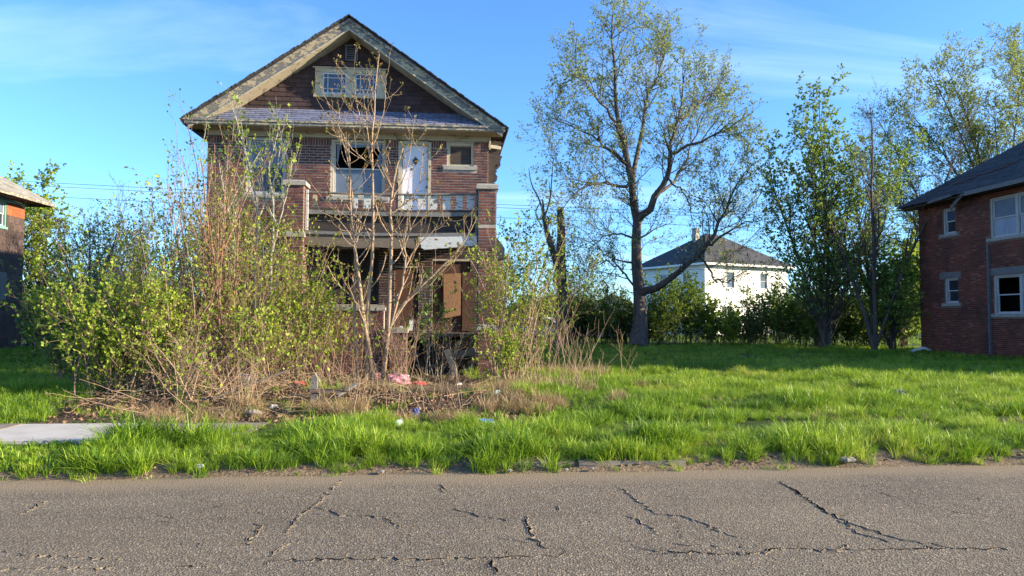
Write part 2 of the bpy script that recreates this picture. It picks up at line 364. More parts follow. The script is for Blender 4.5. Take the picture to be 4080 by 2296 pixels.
def brick_objects(fr, rects, m, parent, rg):
    for r in rects:
        key = (round(r[1]-r[0], 3), round(r[3]-r[2], 3), rg.randrange(4), tuple(round(q, 2) for q in fr.n))
        if key not in BRICK_MESH:
            f0 = Frame((0, 0, 0), fr.u, fr.n); mb = MB(); brick_solid(f0, mb, (-key[0]/2, key[0]/2, -key[1]/2, key[1]/2), rg)
            me = bpy.data.meshes.new('brick'); me.from_pydata(mb.v, [], mb.f); me.update(); BRICK_MESH[key] = me; me.materials.append(MATS[m])
        o = bpy.data.objects.new('brick', BRICK_MESH[key]); col.objects.link(o); o.parent = parent
        w = Vector((0, 0, 0)); q = parent
        while q is not None: w += q.location; q = q.parent
        o.location = fr.p((r[0]+r[1])/2, (r[2]+r[3])/2)-w
def joined_bricks(name, fr, rects, m, parent, rg):
    mb = MB()
    for r in rects: brick_solid(fr, mb, r, rg)
    return tag(mb.build(name, m, parent), kind='stuff')

def window(root, fr, u0, u1, v0, v1, casing='frame_cream', sash='trim_white', glass=('glass_sky', 'glass_dark'), inset=.10, cw=.07, sill='stone', sillx=.1, mull=1, lites=None, name='window', sillh=.1):
    """double hung window set into an opening: casing, sill, per unit two sashes with panes"""
    mb = MB(); n0, n1 = -inset, -inset+.07
    fr.box(mb, u0, u0+cw, v0, v1, n0, n1); fr.box(mb, u1-cw, u1, v0, v1, n0, n1); fr.box(mb, u0+cw, u1-cw, v1-cw, v1, n0+.001, n1-.002); fr.box(mb, u0+cw, u1-cw, v0, v0+.05, n0+.001, n1-.002)
    wu = (u1-u0-2*cw)/mull
    for k in range(1, mull): fr.box(mb, u0+cw+wu*k-.06, u0+cw+wu*k+.06, v0+.05, v1-cw, n0+.002, n1-.003)
    w = mb.build(name, casing, root)
    if sill:
        s = MB(); fr.box(s, u0-sillx, u1+sillx, v0-sillh-.004, v0-.004, -inset, .05); s.build('sill', sill, w)
    for k in range(mull):
        a = u0+cw+wu*k+(.06 if k else 0); b_ = u0+cw+wu*(k+1)-(.06 if k < mull-1 else 0); mid = (v0+.05+v1-cw)/2
        for (c, d, off, gl) in ((mid-.02, v1-cw, -.03, glass[0]), (v0+.05, mid+.02, -.055, glass[1])):
            s = MB(); f0, f1 = n0+off, n0+off+.04; t = .04
            fr.box(s, a, a+t, c, d, f0, f1); fr.box(s, b_-t, b_, c, d, f0, f1); fr.box(s, a+t, b_-t, d-t, d, f0+.001, f1-.001); fr.box(s, a+t, b_-t, c, c+t, f0+.001, f1-.001)
            so = s.build('sash', sash, w)
            if gl:
                g = MB(); fr.box(g, a+t, b_-t, c+t, d-t, f0+.012, f0+.018); g.build('pane', gl, w)
    return w

# ------------------------------------------------------------------ terrain
def nz(x, y, s, k=0): return mnoise.noise(Vector((x*s, y*s, 7.3+k)))
def sm(a, b_, x): t = max(0.0, min(1.0, (x-a)/(b_-a))); return t*t*(3-2*t)
def gz(x, y):
    e = 7.52+.10*nz(x, 0, .9)+.05*nz(x, 3, 3.1)
    z = -.07+.17*sm(e-.25, e+.35, y)
    z += .11*sm(10.5, 12.4, y)*1.0
    amp = sm(7.7, 8.3, y)
    if 8.8 < y < 10.5 and x < -2.6: amp *= max(sm(-3.0, -2.6, x), 1-min(sm(8.8, 8.95, y), 1-sm(10.35, 10.5, y)))
    z += amp*(.035*nz(x, y, .55)+.022*nz(x, y, 1.6, 3))
    if 8.85 < y < 10.45 and x < -2.6: z = min(z, .085)
    # mound of brush and leaf mould in front of the house, bank beside the steps
    z += .16*math.exp(-((x+3.6)/2.6)**2-((y-13.3)/1.3)**2)
    z += .14*math.exp(-((x-1.3)/1.0)**2-((y-12.2)/.8)**2)
    return z
def bedmask(x, y):      # bare leaf mould below the thicket
    q = nz(x, y, .8, 5)*.5+nz(x, y, 2.5, 9)*.3
    a = 1-max(abs((x+2.5)/3.5), abs((y-13.6)/3.3)); b_ = 1-math.hypot((x+3.5)/1.9, (y-12.1)/2.0)
    return max(0., min(1., (max(a, b_)+.12+q*.5)*4))
rs = np.random.RandomState(11)
xs = np.concatenate([-np.geomspace(900, 16, 22), np.arange(-15, 27, .22), np.geomspace(28, 900, 22)])
ys = np.concatenate([[-60, -30, -8], np.arange(6.4, 14.4, .12), np.arange(14.4, 36, .4), np.geomspace(37, 1200, 26)])
gx, gy = np.meshgrid(xs, ys); gv = np.zeros((gx.size, 3)); gv[:, 0] = gx.ravel(); gv[:, 1] = gy.ravel()
bedv = np.zeros(len(gv))
for i in range(len(gv)):
    x, y = gv[i, 0], gv[i, 1]; gv[i, 2] = gz(x, y) if y < 60 and abs(x) < 60 else (.1 if y > 8 else -.07)
    e = 1-sm(7.75, 8.15, y+.25*nz(x, y, 2.2)); e = max(e, *[1-sm(.7, 1.3, math.hypot((x-cx)/ax, (y-cy)/ay)) for (cx, cy, ax, ay) in ((9.3, 9.85, 1.5, .38), (6.9, 9.95, .8, .25), (11.6, 9.7, .8, .3))]); bedv[i] = max(bedmask(x, y), e)
nx, ny = len(xs), len(ys); ii, jj = np.meshgrid(np.arange(nx-1), np.arange(ny-1)); q = (jj*nx+ii).ravel()
ground = npmesh('ground', gv, np.stack([q, q+1, q+nx+1, q+nx], 1), 'ground_soil', smooth=True)
ground.data.attributes.new('bed', 'FLOAT', 'POINT').data.foreach_set('value', bedv.astype(np.float32)); ground.data.attributes.new('gutter', 'FLOAT', 'POINT').data.foreach_set('value', np.array([1-sm(7.70, 8.0, v_[1]) for v_ in gv], np.float32)); tag(ground, 'soil and turf of the empty lots', kind='structure')

# road with its cracks
xs = np.concatenate([np.linspace(-300, -12, 20), np.arange(-11.5, 13, .25), np.linspace(13.5, 300, 20)]); ys = np.concatenate([np.arange(-7, 3.8, .8), np.arange(3.9, 8.0, .12)])
gx, gy = np.meshgrid(xs, ys); rv = np.stack([gx.ravel(), gy.ravel(), np.zeros(gx.size)], 1)
for i in range(len(rv)): rv[i, 2] = .012*nz(rv[i, 0], rv[i, 1], .7)+.004*nz(rv[i, 0], rv[i, 1], 3.)-.02*sm(6.9, 7.5, rv[i, 1])
nx, ny = len(xs), len(ys); ii, jj = np.meshgrid(np.arange(nx-1), np.arange(ny-1)); q = (jj*nx+ii).ravel()
road = npmesh('road', rv, np.stack([q, q+1, q+nx+1, q+nx], 1), 'asphalt', smooth=True); tag(road, 'worn cracked asphalt street with dusty gutter', kind='structure')
def rz(x, y): return .012*nz(x, y, .7)+.004*nz(x, y, 3.)-.02*sm(6.9, 7.5, y)
def crack(pts, w0=.018, seed=0, gap=.0):
    rg = random.Random(seed); P = []
    for (a, b_) in zip(pts[:-1], pts[1:]):
        A, B = atZ(*a, 0), atZ(*b_, 0); n = max(2, int((B-A).length/.035))
        for k in range(n): P.append(A.lerp(B, k/n)+Vector((rg.gauss(0, .014), rg.gauss(0, .017), 0)))
    mb = MB(); vs, fs = [], []; L = len(P)
    for k, p in enumerate(P):
        t = (P[min(k+1, L-1)]-P[max(k-1, 0)]).normalized(); nn = Vector((-t.y, t.x, 0)); w = .85*w0*(.30+.9*abs(nz(p.x, p.y, 5., seed))*2)*min(1, .3+4*min(k, L-1-k)/L)*rg.uniform(.6, 1.3)
        for s in (-.5, .5): q_ = p+nn*w*s; vs.append((q_.x, q_.y, rz(q_.x, q_.y)+.004))
    for k in range(L-1):
        if rg.random() > gap: fs.append((2*k, 2*k+2, 2*k+3, 2*k+1))
    mb.add(vs, fs); ck = mb.build('crack', 'crack_shade', road)
    if w0 > .011:
        lv, lf = [], []
        for k, p in enumerate(P):
            t = (P[min(k+1, L-1)]-P[max(k-1, 0)]).normalized(); nn = Vector((-t.y, t.x, 0))
            for sd_ in (-1, 1):
                i_ = Vector(vs[2*k+(0 if sd_ < 0 else 1)]); h = rg.uniform(.0, .002)*min(1, 4*min(k, L-1-k)/L)
                o_ = i_+nn*sd_*rg.uniform(.012, .03); lv += [(i_.x, i_.y, i_.z-.002), (i_.x+nn.x*sd_*.004, i_.y+nn.y*sd_*.004, i_.z+h), (o_.x, o_.y, rz(o_.x, o_.y)-.002)]
        for k in range(L-1):
            for q_ in (0, 3):
                a_ = 6*k+q_; c_ = a_+6; lf += [(a_, c_, c_+1, a_+1), (a_+1, c_+1, c_+2, a_+2)]
        m2 = MB(); m2.add(lv, lf); m2.build('crack_lip', 'asphalt', ck)
CR = [([(1056, 2243), (1075, 2232), (1300, 2228), (1650, 2232), (1900, 2222), (2130, 2216), (2250, 2213)], .028, .12), ([(1950, 2236), (1990, 2296)], .02, .05),
      ([(2090, 2055), (2110, 2110), (2140, 2160), (2180, 2195)], .02, .05), ([(1810, 2030), (1900, 2055), (2035, 2075)], .014, .1),
      ([(2470, 1945), (2550, 2005), (2610, 2050), (2720, 2060), (2900, 2130), (2960, 2150)], .018, .08), ([(2500, 2055), (2600, 2110), (2610, 2140)], .012, .1),
      ([(3100, 1915), (3210, 1985), (3330, 2065), (3480, 2115), (3580, 2150), (3720, 2165), (3800, 2190)], .030, .04), ([(3340, 2075), (3430, 2130), (3560, 2165)], .014, .15),
      ([(2530, 2185), (2700, 2205), (3000, 2212), (3080, 2190), (3350, 2195), (3420, 2195), (3700, 2185), (4020, 2185)], .022, .2), ([(3350, 2190), (3375, 2165)], .03, .0),
      ([(1260, 2020), (1370, 2055), (1540, 2060), (1595, 2110)], .013, .12), ([(1360, 1910), (1280, 1990), (1180, 2060), (1130, 2130)], .013, .3),
      ([(1020, 2085), (1040, 2100), (985, 2150), (975, 2175)], .017, .05), ([(610, 2040), (640, 2060), (740, 2070), (1030, 2065)], .010, .3), ([(1140, 2165), (1060, 2220)], .014, .1),
      ([(1755, 1930), (1757, 1965)], .012, .1), ([(1735, 1963), (1775, 1963)], .010, .1), ([(90, 2050), (140, 2020), (190, 1990)], .013, .15), ([(0, 2200), (200, 2215), (500, 2225)], .012, .35),
      ([(0, 2270), (250, 2262), (480, 2258)], .014, .3), ([(3420, 1930), (3550, 1980), (3800, 2040), (4060, 2070)], .009, .35), ([(2220, 2020), (2225, 2045)], .012, 0), ([(700, 2255), (850, 2252)], .016, .3),
      ([(1260, 2232), (1285, 2222)], .05, 0), ([(2220, 2213), (2260, 2217)], .04, 0), ([(2700, 2170), (3000, 2185)], .012, .4)]
rgc = random.Random(77)
for k in range(34):       # hairline cracks
    x, y = rgc.uniform(0, 4080), rgc.uniform(1960, 2290); pts = [(x, y)]
    a = rgc.uniform(-.5, .9)
    for q in range(rgc.randint(2, 4)): a += rgc.uniform(-.5, .5); pts.append((pts[-1][0]+rgc.uniform(40, 110)*math.cos(a), pts[-1][1]+rgc.uniform(15, 45)*math.sin(a)))
    CR.append((pts, rgc.uniform(.006, .010), .35))
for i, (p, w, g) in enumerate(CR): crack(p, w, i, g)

# kerb and pavement slabs
kerb = empty('kerb', (0, 7.7, 0)); tag(kerb, 'low broken concrete kerb half buried in soil and grass', kind='structure')
rg = random.Random(5)
for k in range(0, 2):
    x0 = k*1.2+.2; mb = MB(); t = rg.uniform(-.03, -.012); mb.obox((x0+.6, 7.66+rg.uniform(-.02, .02), -.005+t), (1.17, .15, .16), (rg.uniform(-.05, .05), rg.uniform(-.008, .008), rg.uniform(-.01, .01))); mb.build('kerb_stone', 'concrete_old', kerb)
pave = empty('pavement', (-5, 9.6, .1)); tag(pave, 'concrete pavement slabs, one of them new and pale', kind='structure')
for k, (x0, x1, m_) in enumerate([(-13, -11.4, 'concrete_old'), (-11.4, -9.8, 'concrete_old'), (-9.8, -8.2, 'concrete_old'), (-8.2, -5.78, 'concrete_old'), (-5.77, -4.17, 'concrete_new'), (-4.16, -2.5, 'concrete_old')]):
    mb = MB(); mb.obox(((x0+x1)/2, 9.68, .085+rg.uniform(-.004, .006)), (x1-x0-.012, 1.42, .07), (rg.uniform(-.004, .004), rg.uniform(-.004, .004), 0)); mb.build('slab', m_, pave)
for (x, y, w, d, a) in [(9.4, 9.75, .9, .35, .3), (10.3, 9.7, .55, .3, -.2), (7.2, 9.8, .8, .2, .05), (11.0, 9.9, .5, .25, .5)]:
    mb = MB(); h = random.Random(int(x*10)); n = 9; pl = [Vector((x+w/2*math.cos(2*math.pi*i/n)*h.uniform(.7, 1.1), y+d/2*math.sin(2*math.pi*i/n)*h.uniform(.7, 1.1), gz(x, y)+.0)) for i in range(n)]; mb.prism(pl, (0, 0, .035)); mb.build('slab', 'concrete_old', pave)

# ================================================================== the abandoned brick house
FY = 19.5; HX0, HX1 = -6.41, 1.10; HB = 31.0
house = empty('abandoned_house', (-2.65, FY, .2))
tag(house, 'abandoned two storey brick house with peeling gable roof and collapsing balcony porch', 'house')
F0 = Frame((0, FY, 0), (1, 0, 0), (0, -1, 0))
OPS = [(-5.38, -4.36, 4.90, 6.46), (-3.17, -1.71, 4.88, 6.46), (-1.36, -.47, 4.36, 6.46), (-.03, .70, 5.77, 6.42),
       (-5.9, -4.5, 1.95, 3.45), (-3.25, -1.85, 1.95, 3.45), (-1.42, -.78, 1.15, 2.95), (-.40, .62, 1.15, 3.15)]
wall = wall_mesh(F0, HX0, HX1, .0, 6.47, OPS, .22).build('front_wall', 'mortar', house)
rects = brick_rects(HX0, HX1, .03, 6.465, OPS+[(-5.5, -4.26, 4.76, 4.90), (-3.3, -1.56, 4.76, 4.88), (-.15, .80, 5.65, 5.77)], seed=3, soldier=6.23)
rg = random.Random(8)
solo = [r for r in rects if r[0] > -.46 and r[2] > 4.22][:210]; ids = {id(r) for r in solo}
brick_objects(F0, solo, 'brick_red', wall, rg)
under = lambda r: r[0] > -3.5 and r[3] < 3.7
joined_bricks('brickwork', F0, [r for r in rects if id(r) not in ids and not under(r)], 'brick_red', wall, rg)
joined_bricks('porch_shade_brickwork', F0, [r for r in rects if under(r)], 'brick_porch_shade', wall, rg)  # back wall under the balcony, porch shade painted into the brick
# side and back walls, with their bricks left to the joined courses
for nm, fr, L, ops in (('side_wall', Frame((HX0, HB, 0), (0, -1, 0), (-1, 0, 0)), HB-FY-.001, []), ('side_wall', Frame((HX1, FY+.221, 0), (0, 1, 0), (1, 0, 0)), HB-FY-.222, []), ('back_wall', Frame((HX1, HB, 0), (-1, 0, 0), (0, 1, 0)), HX1-HX0, [])):
    w = wall_mesh(fr, 0, L, 0, 6.47, ops, .2).build(nm, 'mortar', house)
    if nm == 'side_wall': joined_bricks('brickwork', fr, brick_rects(0, L, .03, 6.465, ops, seed=4), 'brick_red', w, rg)
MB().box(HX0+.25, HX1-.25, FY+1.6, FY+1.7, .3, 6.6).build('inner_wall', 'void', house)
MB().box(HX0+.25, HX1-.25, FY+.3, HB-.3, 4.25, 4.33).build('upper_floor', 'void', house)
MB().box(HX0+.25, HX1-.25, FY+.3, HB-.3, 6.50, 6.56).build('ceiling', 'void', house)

# upstairs windows
window(house, F0, -5.38, -4.36, 4.90, 6.44, 'frame_grey', 'frame_grey', ('glass_dusty', 'glass_dark'))
w = window(house, F0, -3.17, -1.71, 4.88, 6.44, 'frame_cream', 'frame_grey', (None, 'glass_dusty'))
mb = MB()          # shards left in the broken upper sash
for poly in ([(-3.03, 6.33), (-2.95, 6.33), (-2.98, 5.95), (-3.03, 5.72)], [(-3.0, 6.34), (-1.84, 6.34), (-1.84, 6.2), (-2.2, 6.27), (-2.6, 6.24)], [(-1.84, 6.2), (-1.84, 5.72), (-1.97, 5.72), (-1.93, 6.0)]):
    mb.prism([F0.p(a, c, -.105) for a, c in poly], (0, .006, 0))
mb.build('glass_shard', 'glass_dusty', w)
window(house, F0, -.03, .70, 5.77, 6.42, 'frame_cream', 'frame_cream', ('glass_dark', 'glass_dark'), cw=.07, inset=.09, name='window')
mb = MB(); mb.box(-.0+.06, .64, FY+.075, FY+.085, 5.86, 6.33); mb.build('boarded_panel', 'dark_wood', house)
# balcony door
d = MB(); d.box(-1.25, -.56, FY+.09, FY+.13, 4.38, 6.34); door = d.build('door', 'steel_door', house)
mb = MB(); mb.box(-1.36, -1.26, FY-.02, FY+.16, 4.36, 6.42); mb.box(-.55, -.47, FY-.01, FY+.16, 4.36, 6.42); mb.box(-1.26, -.55, FY-.008, FY+.16, 6.345, 6.44); mb.build('door_frame', 'frame_cream', door)
c = atY(1656, 642, FY+.085); mb = MB(); mb.prism([c+Vector(q) for q in ((0, 0, .11), (.085, 0, 0), (0, 0, -.11), (-.085, 0, 0))], (0, -.012, 0)); mb.build('diamond_light', 'dark_metal', door)
mb = MB(); mb.prism([c+Vector((0, .004, 0))+Vector(q) for q in ((0, 0, .15), (.118, 0, 0), (0, 0, -.15), (-.118, 0, 0))], (0, -.008, 0)); mb.build('diamond_moulding', 'trim_white', door)
for (px, py, r_) in ((1701, 748, .032), (1701, 713, .02)):
    c = atY(px, py, FY+.09); MB().lathe([(r_*.6, 0), (r_*.5, -.03), (r_, -.045), (r_*.8, -.07)], c, 10, 'Y').build('knob', 'dark_metal', door, True)
# ground floor openings under the porch, boarded
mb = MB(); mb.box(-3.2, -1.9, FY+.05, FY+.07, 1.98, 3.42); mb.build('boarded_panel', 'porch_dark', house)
window(house, F0, -5.9, -4.5, 1.95, 3.43, 'frame_grey', 'frame_grey', ('glass_dark', 'glass_dark'))
mb = MB(); fr = F0
for a, c in ((-3.25, -3.18), (-1.92, -1.85), (-2.6, -2.52)): fr.box(mb, a, c, 1.96, 3.44, -.09, -.02)
fr.box(mb, -3.25, -1.85, 3.38, 3.45, -.088, -.024); mb.build('window_casing', 'dark_wood', house)
MB().box(-3.37, -1.7, FY-.06, FY+.1, 1.84, 1.94).build('sill', 'stone', house)
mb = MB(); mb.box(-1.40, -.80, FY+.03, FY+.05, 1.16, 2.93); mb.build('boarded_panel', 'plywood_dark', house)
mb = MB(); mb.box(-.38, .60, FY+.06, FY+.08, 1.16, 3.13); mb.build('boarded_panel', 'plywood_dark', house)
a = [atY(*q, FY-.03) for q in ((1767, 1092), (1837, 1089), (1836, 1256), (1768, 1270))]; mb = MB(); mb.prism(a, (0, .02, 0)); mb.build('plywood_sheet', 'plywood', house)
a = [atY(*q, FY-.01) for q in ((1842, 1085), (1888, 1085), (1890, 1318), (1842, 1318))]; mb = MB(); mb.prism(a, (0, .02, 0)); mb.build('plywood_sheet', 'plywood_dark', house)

# --- roof
RX, RZ, EX, EZ0 = -2.65, 9.60, 4.17, 6.75; OV = .57; YF = FY-OV
th = math.atan2(RZ-EZ0, EX); ct, st = math.cos(th), math.sin(th)
roof = MB()
for s in (-1, 1):
    e = Vector((RX+s*(EX+.10), 0, EZ0-.10*st/ct)); r_ = Vector((RX, 0, RZ)); dn = Vector((-s*st, 0, -ct))*.05
    roof.hexa([Vector((p.x, y, p.z)) for p in (r_+dn, e+dn) for y in (YF-.05, HB+.4)][:2]+[Vector((p.x, y, p.z)) for p in (e+dn,) for y in (HB+.4, YF-.05)]
              + [Vector((p.x, y, p.z)) for p in (r_,) for y in (YF-.05, HB+.4)]+[Vector((p.x, y, p.z)) for p in (e,) for y in (HB+.4, YF-.05)])
roof = roof.build('roof', 'roof_dark', house)
rgr = random.Random(21)
edge = MB()            # curled shingle ends along the rakes
for s in (-1, 1):
    n = 46
    for k in range(n):
        t = (k+.5)/n; c = Vector((RX+s*EX*t*1.02, YF-.05+rgr.uniform(-.02, .03), RZ-(RZ-EZ0)*t*1.02+.012)); edge.obox(c, (EX/n*1.25/ct, .16, .02), (rgr.uniform(-.1, .1), s*th+rgr.uniform(-.05, .12)*s, 0), rgr.random())
edge.build('rake_shingles', 'roof_dark', roof)
for s in (-1, 1):      # barge boards: crown strip, main board, inner strip; lined soffit
    def rake(p0, p1, y0, y1, x_end=EX):
        a = Vector((RX, 0, RZ)); e = Vector((RX+s*x_end, 0, RZ-(RZ-EZ0)*x_end/EX)); vv = Vector((0, 0, -1/ct))
        pts = [a+vv*p0, e+vv*p0, e+vv*p1, a+vv*p1]
        mb = MB(); mb.prism([Vector((p.x, y0, p.z)) for p in pts], (0, y1-y0, 0)); return mb
    rake(.05, .12, YF-.045, YF, 4.17).build('barge_strip', 'peel_cream', house)
    rake(.121, .27, YF-.012, YF+.03, 4.10).build('barge_board', 'peel_cream', house)
    rake(.271, .305, YF-.03, YF+.03, 3.86).build('barge_strip', 'peel_cream_light', house)
    rake(.285, .30, YF+.031, FY-.003, 3.78).build('soffit', 'soffit_cream', house)
# --- gable wall with wood shingles, one by one
gz0 = 7.20; gap_ = RZ-.30/ct-.0
gw = MB(); half = (gap_-gz0)/math.tan(th); gw.prism([(RX-half-.4, FY, gz0-.28), (RX+half+.4, FY, gz0-.28), (RX, FY, gap_+.02)], (0, .15, 0)); gw = gw.build('gable_wall', 'dark_wood', house)
AT = (-3.62, -1.72, 7.57, 8.40); VT = (-2.82, -2.48, 8.60, 9.02)
rows = 16; ch = (gap_-gz0)/rows; meshes = {}
cnt = 0
for j in range(rows):
    z = gz0+ch*j; hw = (gap_-(z+ch*.5))/math.tan(th)-.02; x = RX-hw-rgr.uniform(0, .2)
    while x < RX+hw:
        w_ = rgr.choice((.15, .2, .24, .29, .33)); a, c = max(x, RX-hw), min(x+w_, RX+hw); x += w_
        if c-a < .05: continue
        for o in (AT, VT):
            if z+ch > o[2] and z < o[3]:
                if a >= o[0] and c <= o[1]: a = c
                elif a < o[0] < c: c = o[0]
                elif a < o[1] < c: a = o[1]
        if c-a < .04 or cnt >= 300: continue
        key = (round(c-a, 2), rgr.randrange(3))
        if key not in meshes:
            mb = MB(); ww, tl = key[0]/2-.004, rgr.uniform(-.006, .006); mb.hexa([(-ww, -.028, -ch*.5-.012+tl), (ww, -.028, -ch*.5-.012-tl), (ww, .0, -ch*.5-.012), (-ww, .0, -ch*.5-.012), (-ww, -.012, ch*.5), (ww, -.012, ch*.5), (ww, .0, ch*.5), (-ww, .0, ch*.5)])
            me = bpy.data.meshes.new('shingle'); me.from_pydata(mb.v, [], mb.f); me.update(); me.materials.append(MATS['shingle_gable']); meshes[key] = me
        o = bpy.data.objects.new('shingle', meshes[key]); col.objects.link(o); o.parent = gw; o.location = ((a+c)/2, FY-.001, z+ch/2); cnt += 1
# attic window pair and louvred vent
aw = MB(); T = FY-.06
aw.box(-3.62, -1.72, T, FY, 8.26, 8.37); aw.box(-3.68, -1.66, T-.03, FY, 8.371, 8.40); aw.box(-3.62, -3.42, T+.005, FY, 7.66, 8.259); aw.box(-1.92, -1.72, T+.005, FY, 7.66, 8.259); aw.box(-2.77, -2.55, T+.005, FY, 7.66, 8.259); aw.box(-3.65, -1.69, T-.03, FY, 7.57, 7.659)
aw = aw.build('window', 'peel_cream_light', house)
for (x0, x1) in ((-3.42, -2.77), (-2.55, -1.92)):
    s = MB(); y0, y1 = FY-.045, FY-.012
    s.box(x0, x0+.04, y0, y1, 7.66, 8.259); s.box(x1-.04, x1, y0, y1, 7.66, 8.259); s.box(x0+.04, x1-.04, y0+.001, y1, 8.21, 8.259); s.box(x0+.04, x1-.04, y0+.001, y1, 7.66, 7.715)
    for xx in (x0+.13, x1-.15): s.box(xx, xx+.022, y0+.002, y1-.004, 7.715, 8.21)
    for zz in (7.80, 8.10): s.box(x0+.04, x1-.04, y0+.004, y1-.006, zz, zz+.022)
    s.build('sash', 'peel_white', aw); MB().box(x0+.04, x1-.04, FY-.02, FY-.014, 7.71, 8.215).build('pane', 'glass_sky', aw)
v_ = MB(); v_.box(-2.82, -2.78, FY-.07, FY, 8.60, 9.0); v_.box(-2.52, -2.48, FY-.07, FY, 8.60, 9.0); v_.box(-2.84, -2.46, FY-.08, FY, 9.0, 9.03); v_.box(-2.78, -2.52, FY-.068, FY, 8.60, 8.64); v_ = v_.build('vent', 'dull_metal', house)
for k in range(5): MB().obox((-2.65, FY-.035, 8.69+k*.064), (.26, .012, .055), (R(-35), 0, 0)).build('louvre', 'dull_metal', v_)
# --- pent roof shingles, fascia, soffit, frieze
pr = MB(); pr.prism([(0, FY-.002, 7.21), (0, YF+.0, 6.74), (0, YF, 6.70), (0, FY-.002, 7.15)], (1, 0, 0))
pr.v = [(RX+(-1 if v[0] < .5 else 1)*(EX-.05 if v[2] < 7 else EX-.80), v[1], v[2]) for v in pr.v]; pr = pr.build('pent_roof', 'dark_wood', house)
sl = Vector((0, FY-YF, 7.22-6.745)); SLn = sl.length; sl.normalize(); up = Vector((1, 0, 0)).cross(sl); nrow = 6; ex = SLn/nrow; pm = {}
for j in range(nrow):
    x = RX-EX+.04-(.15 if j % 2 else 0)-rgr.uniform(0, .05); c0 = Vector((0, YF-.015, 6.745))+sl*(ex*j)
    lim = EX-.06-j*.115
    while x < RX+EX:
        a, c = max(x, RX-lim), min(x+.305, RX+lim); x += .305
        if c-a < .05: continue
        key = (round(c-a, 2), rgr.randrange(3))
        if key not in pm:
            mb = MB(); hw = key[0]/2-.006; lf = rgr.uniform(0, .006)
            mb.hexa([Vector((-hw, 0, 0))+up*(.004), Vector((hw, 0, 0))+up*.004, Vector((hw, 0, 0))+sl*(ex+.02)+up*.002, Vector((-hw, 0, 0))+sl*(ex+.02)+up*.002,
                     Vector((-hw, 0, 0))+up*(.020+lf), Vector((hw, 0, 0))+up*.020, Vector((hw, 0, 0))+sl*(ex+.02)+up*.008, Vector((-hw, 0, 0))+sl*(ex+.02)+up*.008])
            me = bpy.data.meshes.new('shingle'); me.from_pydata(mb.v, [], mb.f); me.update(); me.materials.append(MATS['roof_blue']); pm[key] = me
        o = bpy.data.objects.new('shingle', pm[key]); col.objects.link(o); o.parent = pr; o.location = ((a+c)/2, c0.y, c0.z)
MB().box(RX-EX-.0, RX+EX, YF-.035, YF, 6.625, 6.742).build('fascia', 'peel_cream', house)
MB().box(RX-EX-.03, RX+EX+.02, YF-.06, YF-.0355, 6.70, 6.748).build('drip_strip', 'peel_cream', house)
MB().box(RX-EX+.02, RX+EX-.03, YF+.001, FY-.045, 6.605, 6.625).build('soffit', 'soffit_cream', house)
MB().box(HX0-.02, HX1+.02, FY-.045, FY-.002, 6.465, 6.604).build('frieze', 'soffit_cream', house)
mb = MB()
for s, X in ((-1, HX0), (1, HX1)):   # side eaves: soffit boards and fascia
    x1 = RX+s*(EX-.04); mb.box(min(X, x1), max(X, x1), FY-.04, HB+.2, 6.60, 6.62)
mb.build('side_soffit', 'dark_wood', house)
mb = MB(); mb.box(RX-EX-.06, RX-EX-.02, YF, HB+.3, 6.60, 6.74); mb.build('gutter', 'dark_metal', house)
# ragged boards and broken brick hanging off the right hand corner, rotten soffit on the left
rgx = random.Random(4)
br = empty('broken_eave', (1.2, FY+.3, 6)); br.parent = house; br.location = br.location-house.location
for k in range(4):     # torn sheathing, jagged outer edge
    y = FY+.14+k*.16; zs = [6.58-1.72*i/22 for i in range(23)]
    pts = [Vector((HX1+.004, y, 6.58))]+[Vector((HX1+max(.03, (.46-.24*(i/22)-.16*(i/22)**3)*rgx.uniform(.55, 1.08)-(.12 if i % 5 == 0 else 0)), y, z_)) for i, z_ in enumerate(zs)]+[Vector((HX1+.004, y, 4.84))]
    mb = MB(); mb.prism(pts, (0, .018, 0)); mb.build('torn_sheathing', 'dark_wood', br)
for k in range(13):
    t = k/12; z = 6.50-1.60*t; w_ = (.42-.32*t)*rgx.uniform(.6, 1.12); y = FY+.10+rgx.uniform(0, .5)
    mb = MB(); a = rgx.uniform(-.35, .25); n = 6; h = rgx.uniform(.05, .13)
    pts = [Vector((HX1+.002, y, z+h/2))]+[Vector((HX1+w_*rgx.uniform(.82, 1.05), y+.0, z+h/2-h*i/4+a*w_*.5)) for i in range(5)]+[Vector((HX1+.002, y, z-h/2))]
    mb.prism(pts, (rgx.uniform(-.03, .03), rgx.uniform(.12, .5), rgx.uniform(-.05, .05))); mb.build('broken_board', rgx.choice(('weathered', 'dark_wood', 'dark_wood', 'grey_wood', 'weathered')), br)
mb = MB(); mb.box(HX1+.0215, HX1+.07, FY-.06, FY+.02, 6.25, 6.66); mb.build('broken_board', 'frame_cream', br)
mb = MB(); mb.beam((HX1+.05, FY+.06, 6.36), (HX1+.36, FY+.10, 6.33), .06, .09); mb.build('broken_board', 'frame_cream', br)
for k in range(7):
    mb = MB(); y = FY+.1+rgx.uniform(0, .6); z = 6.57-k*.03; x = HX0-.02; mb.prism([(x, y, z+.04), (x-.36+k*.045+rgx.uniform(-.03, .03), y, z+.03), (x-.32+k*.045, y, z-.02), (x, y, z-.05)], (0, .25, 0)); mb.build('broken_board', 'dark_wood', br)
mb = MB(); mb.prism([(HX1, 20.5, 3.3), (HX1+.55, 20.5, 3.3), (HX1+.55, 20.5, 3.62), (HX1+.3, 20.5, 3.95), (HX1, 20.5, 3.95)], (0, 1.4, 0)); mb.build('bay_roof', 'roof_dark', house)
mb = MB(); mb.box(HX1+.02, HX1+.5, 20.55, 21.85, .2, 3.299); mb.build('bay', 'mortar_dark', house)

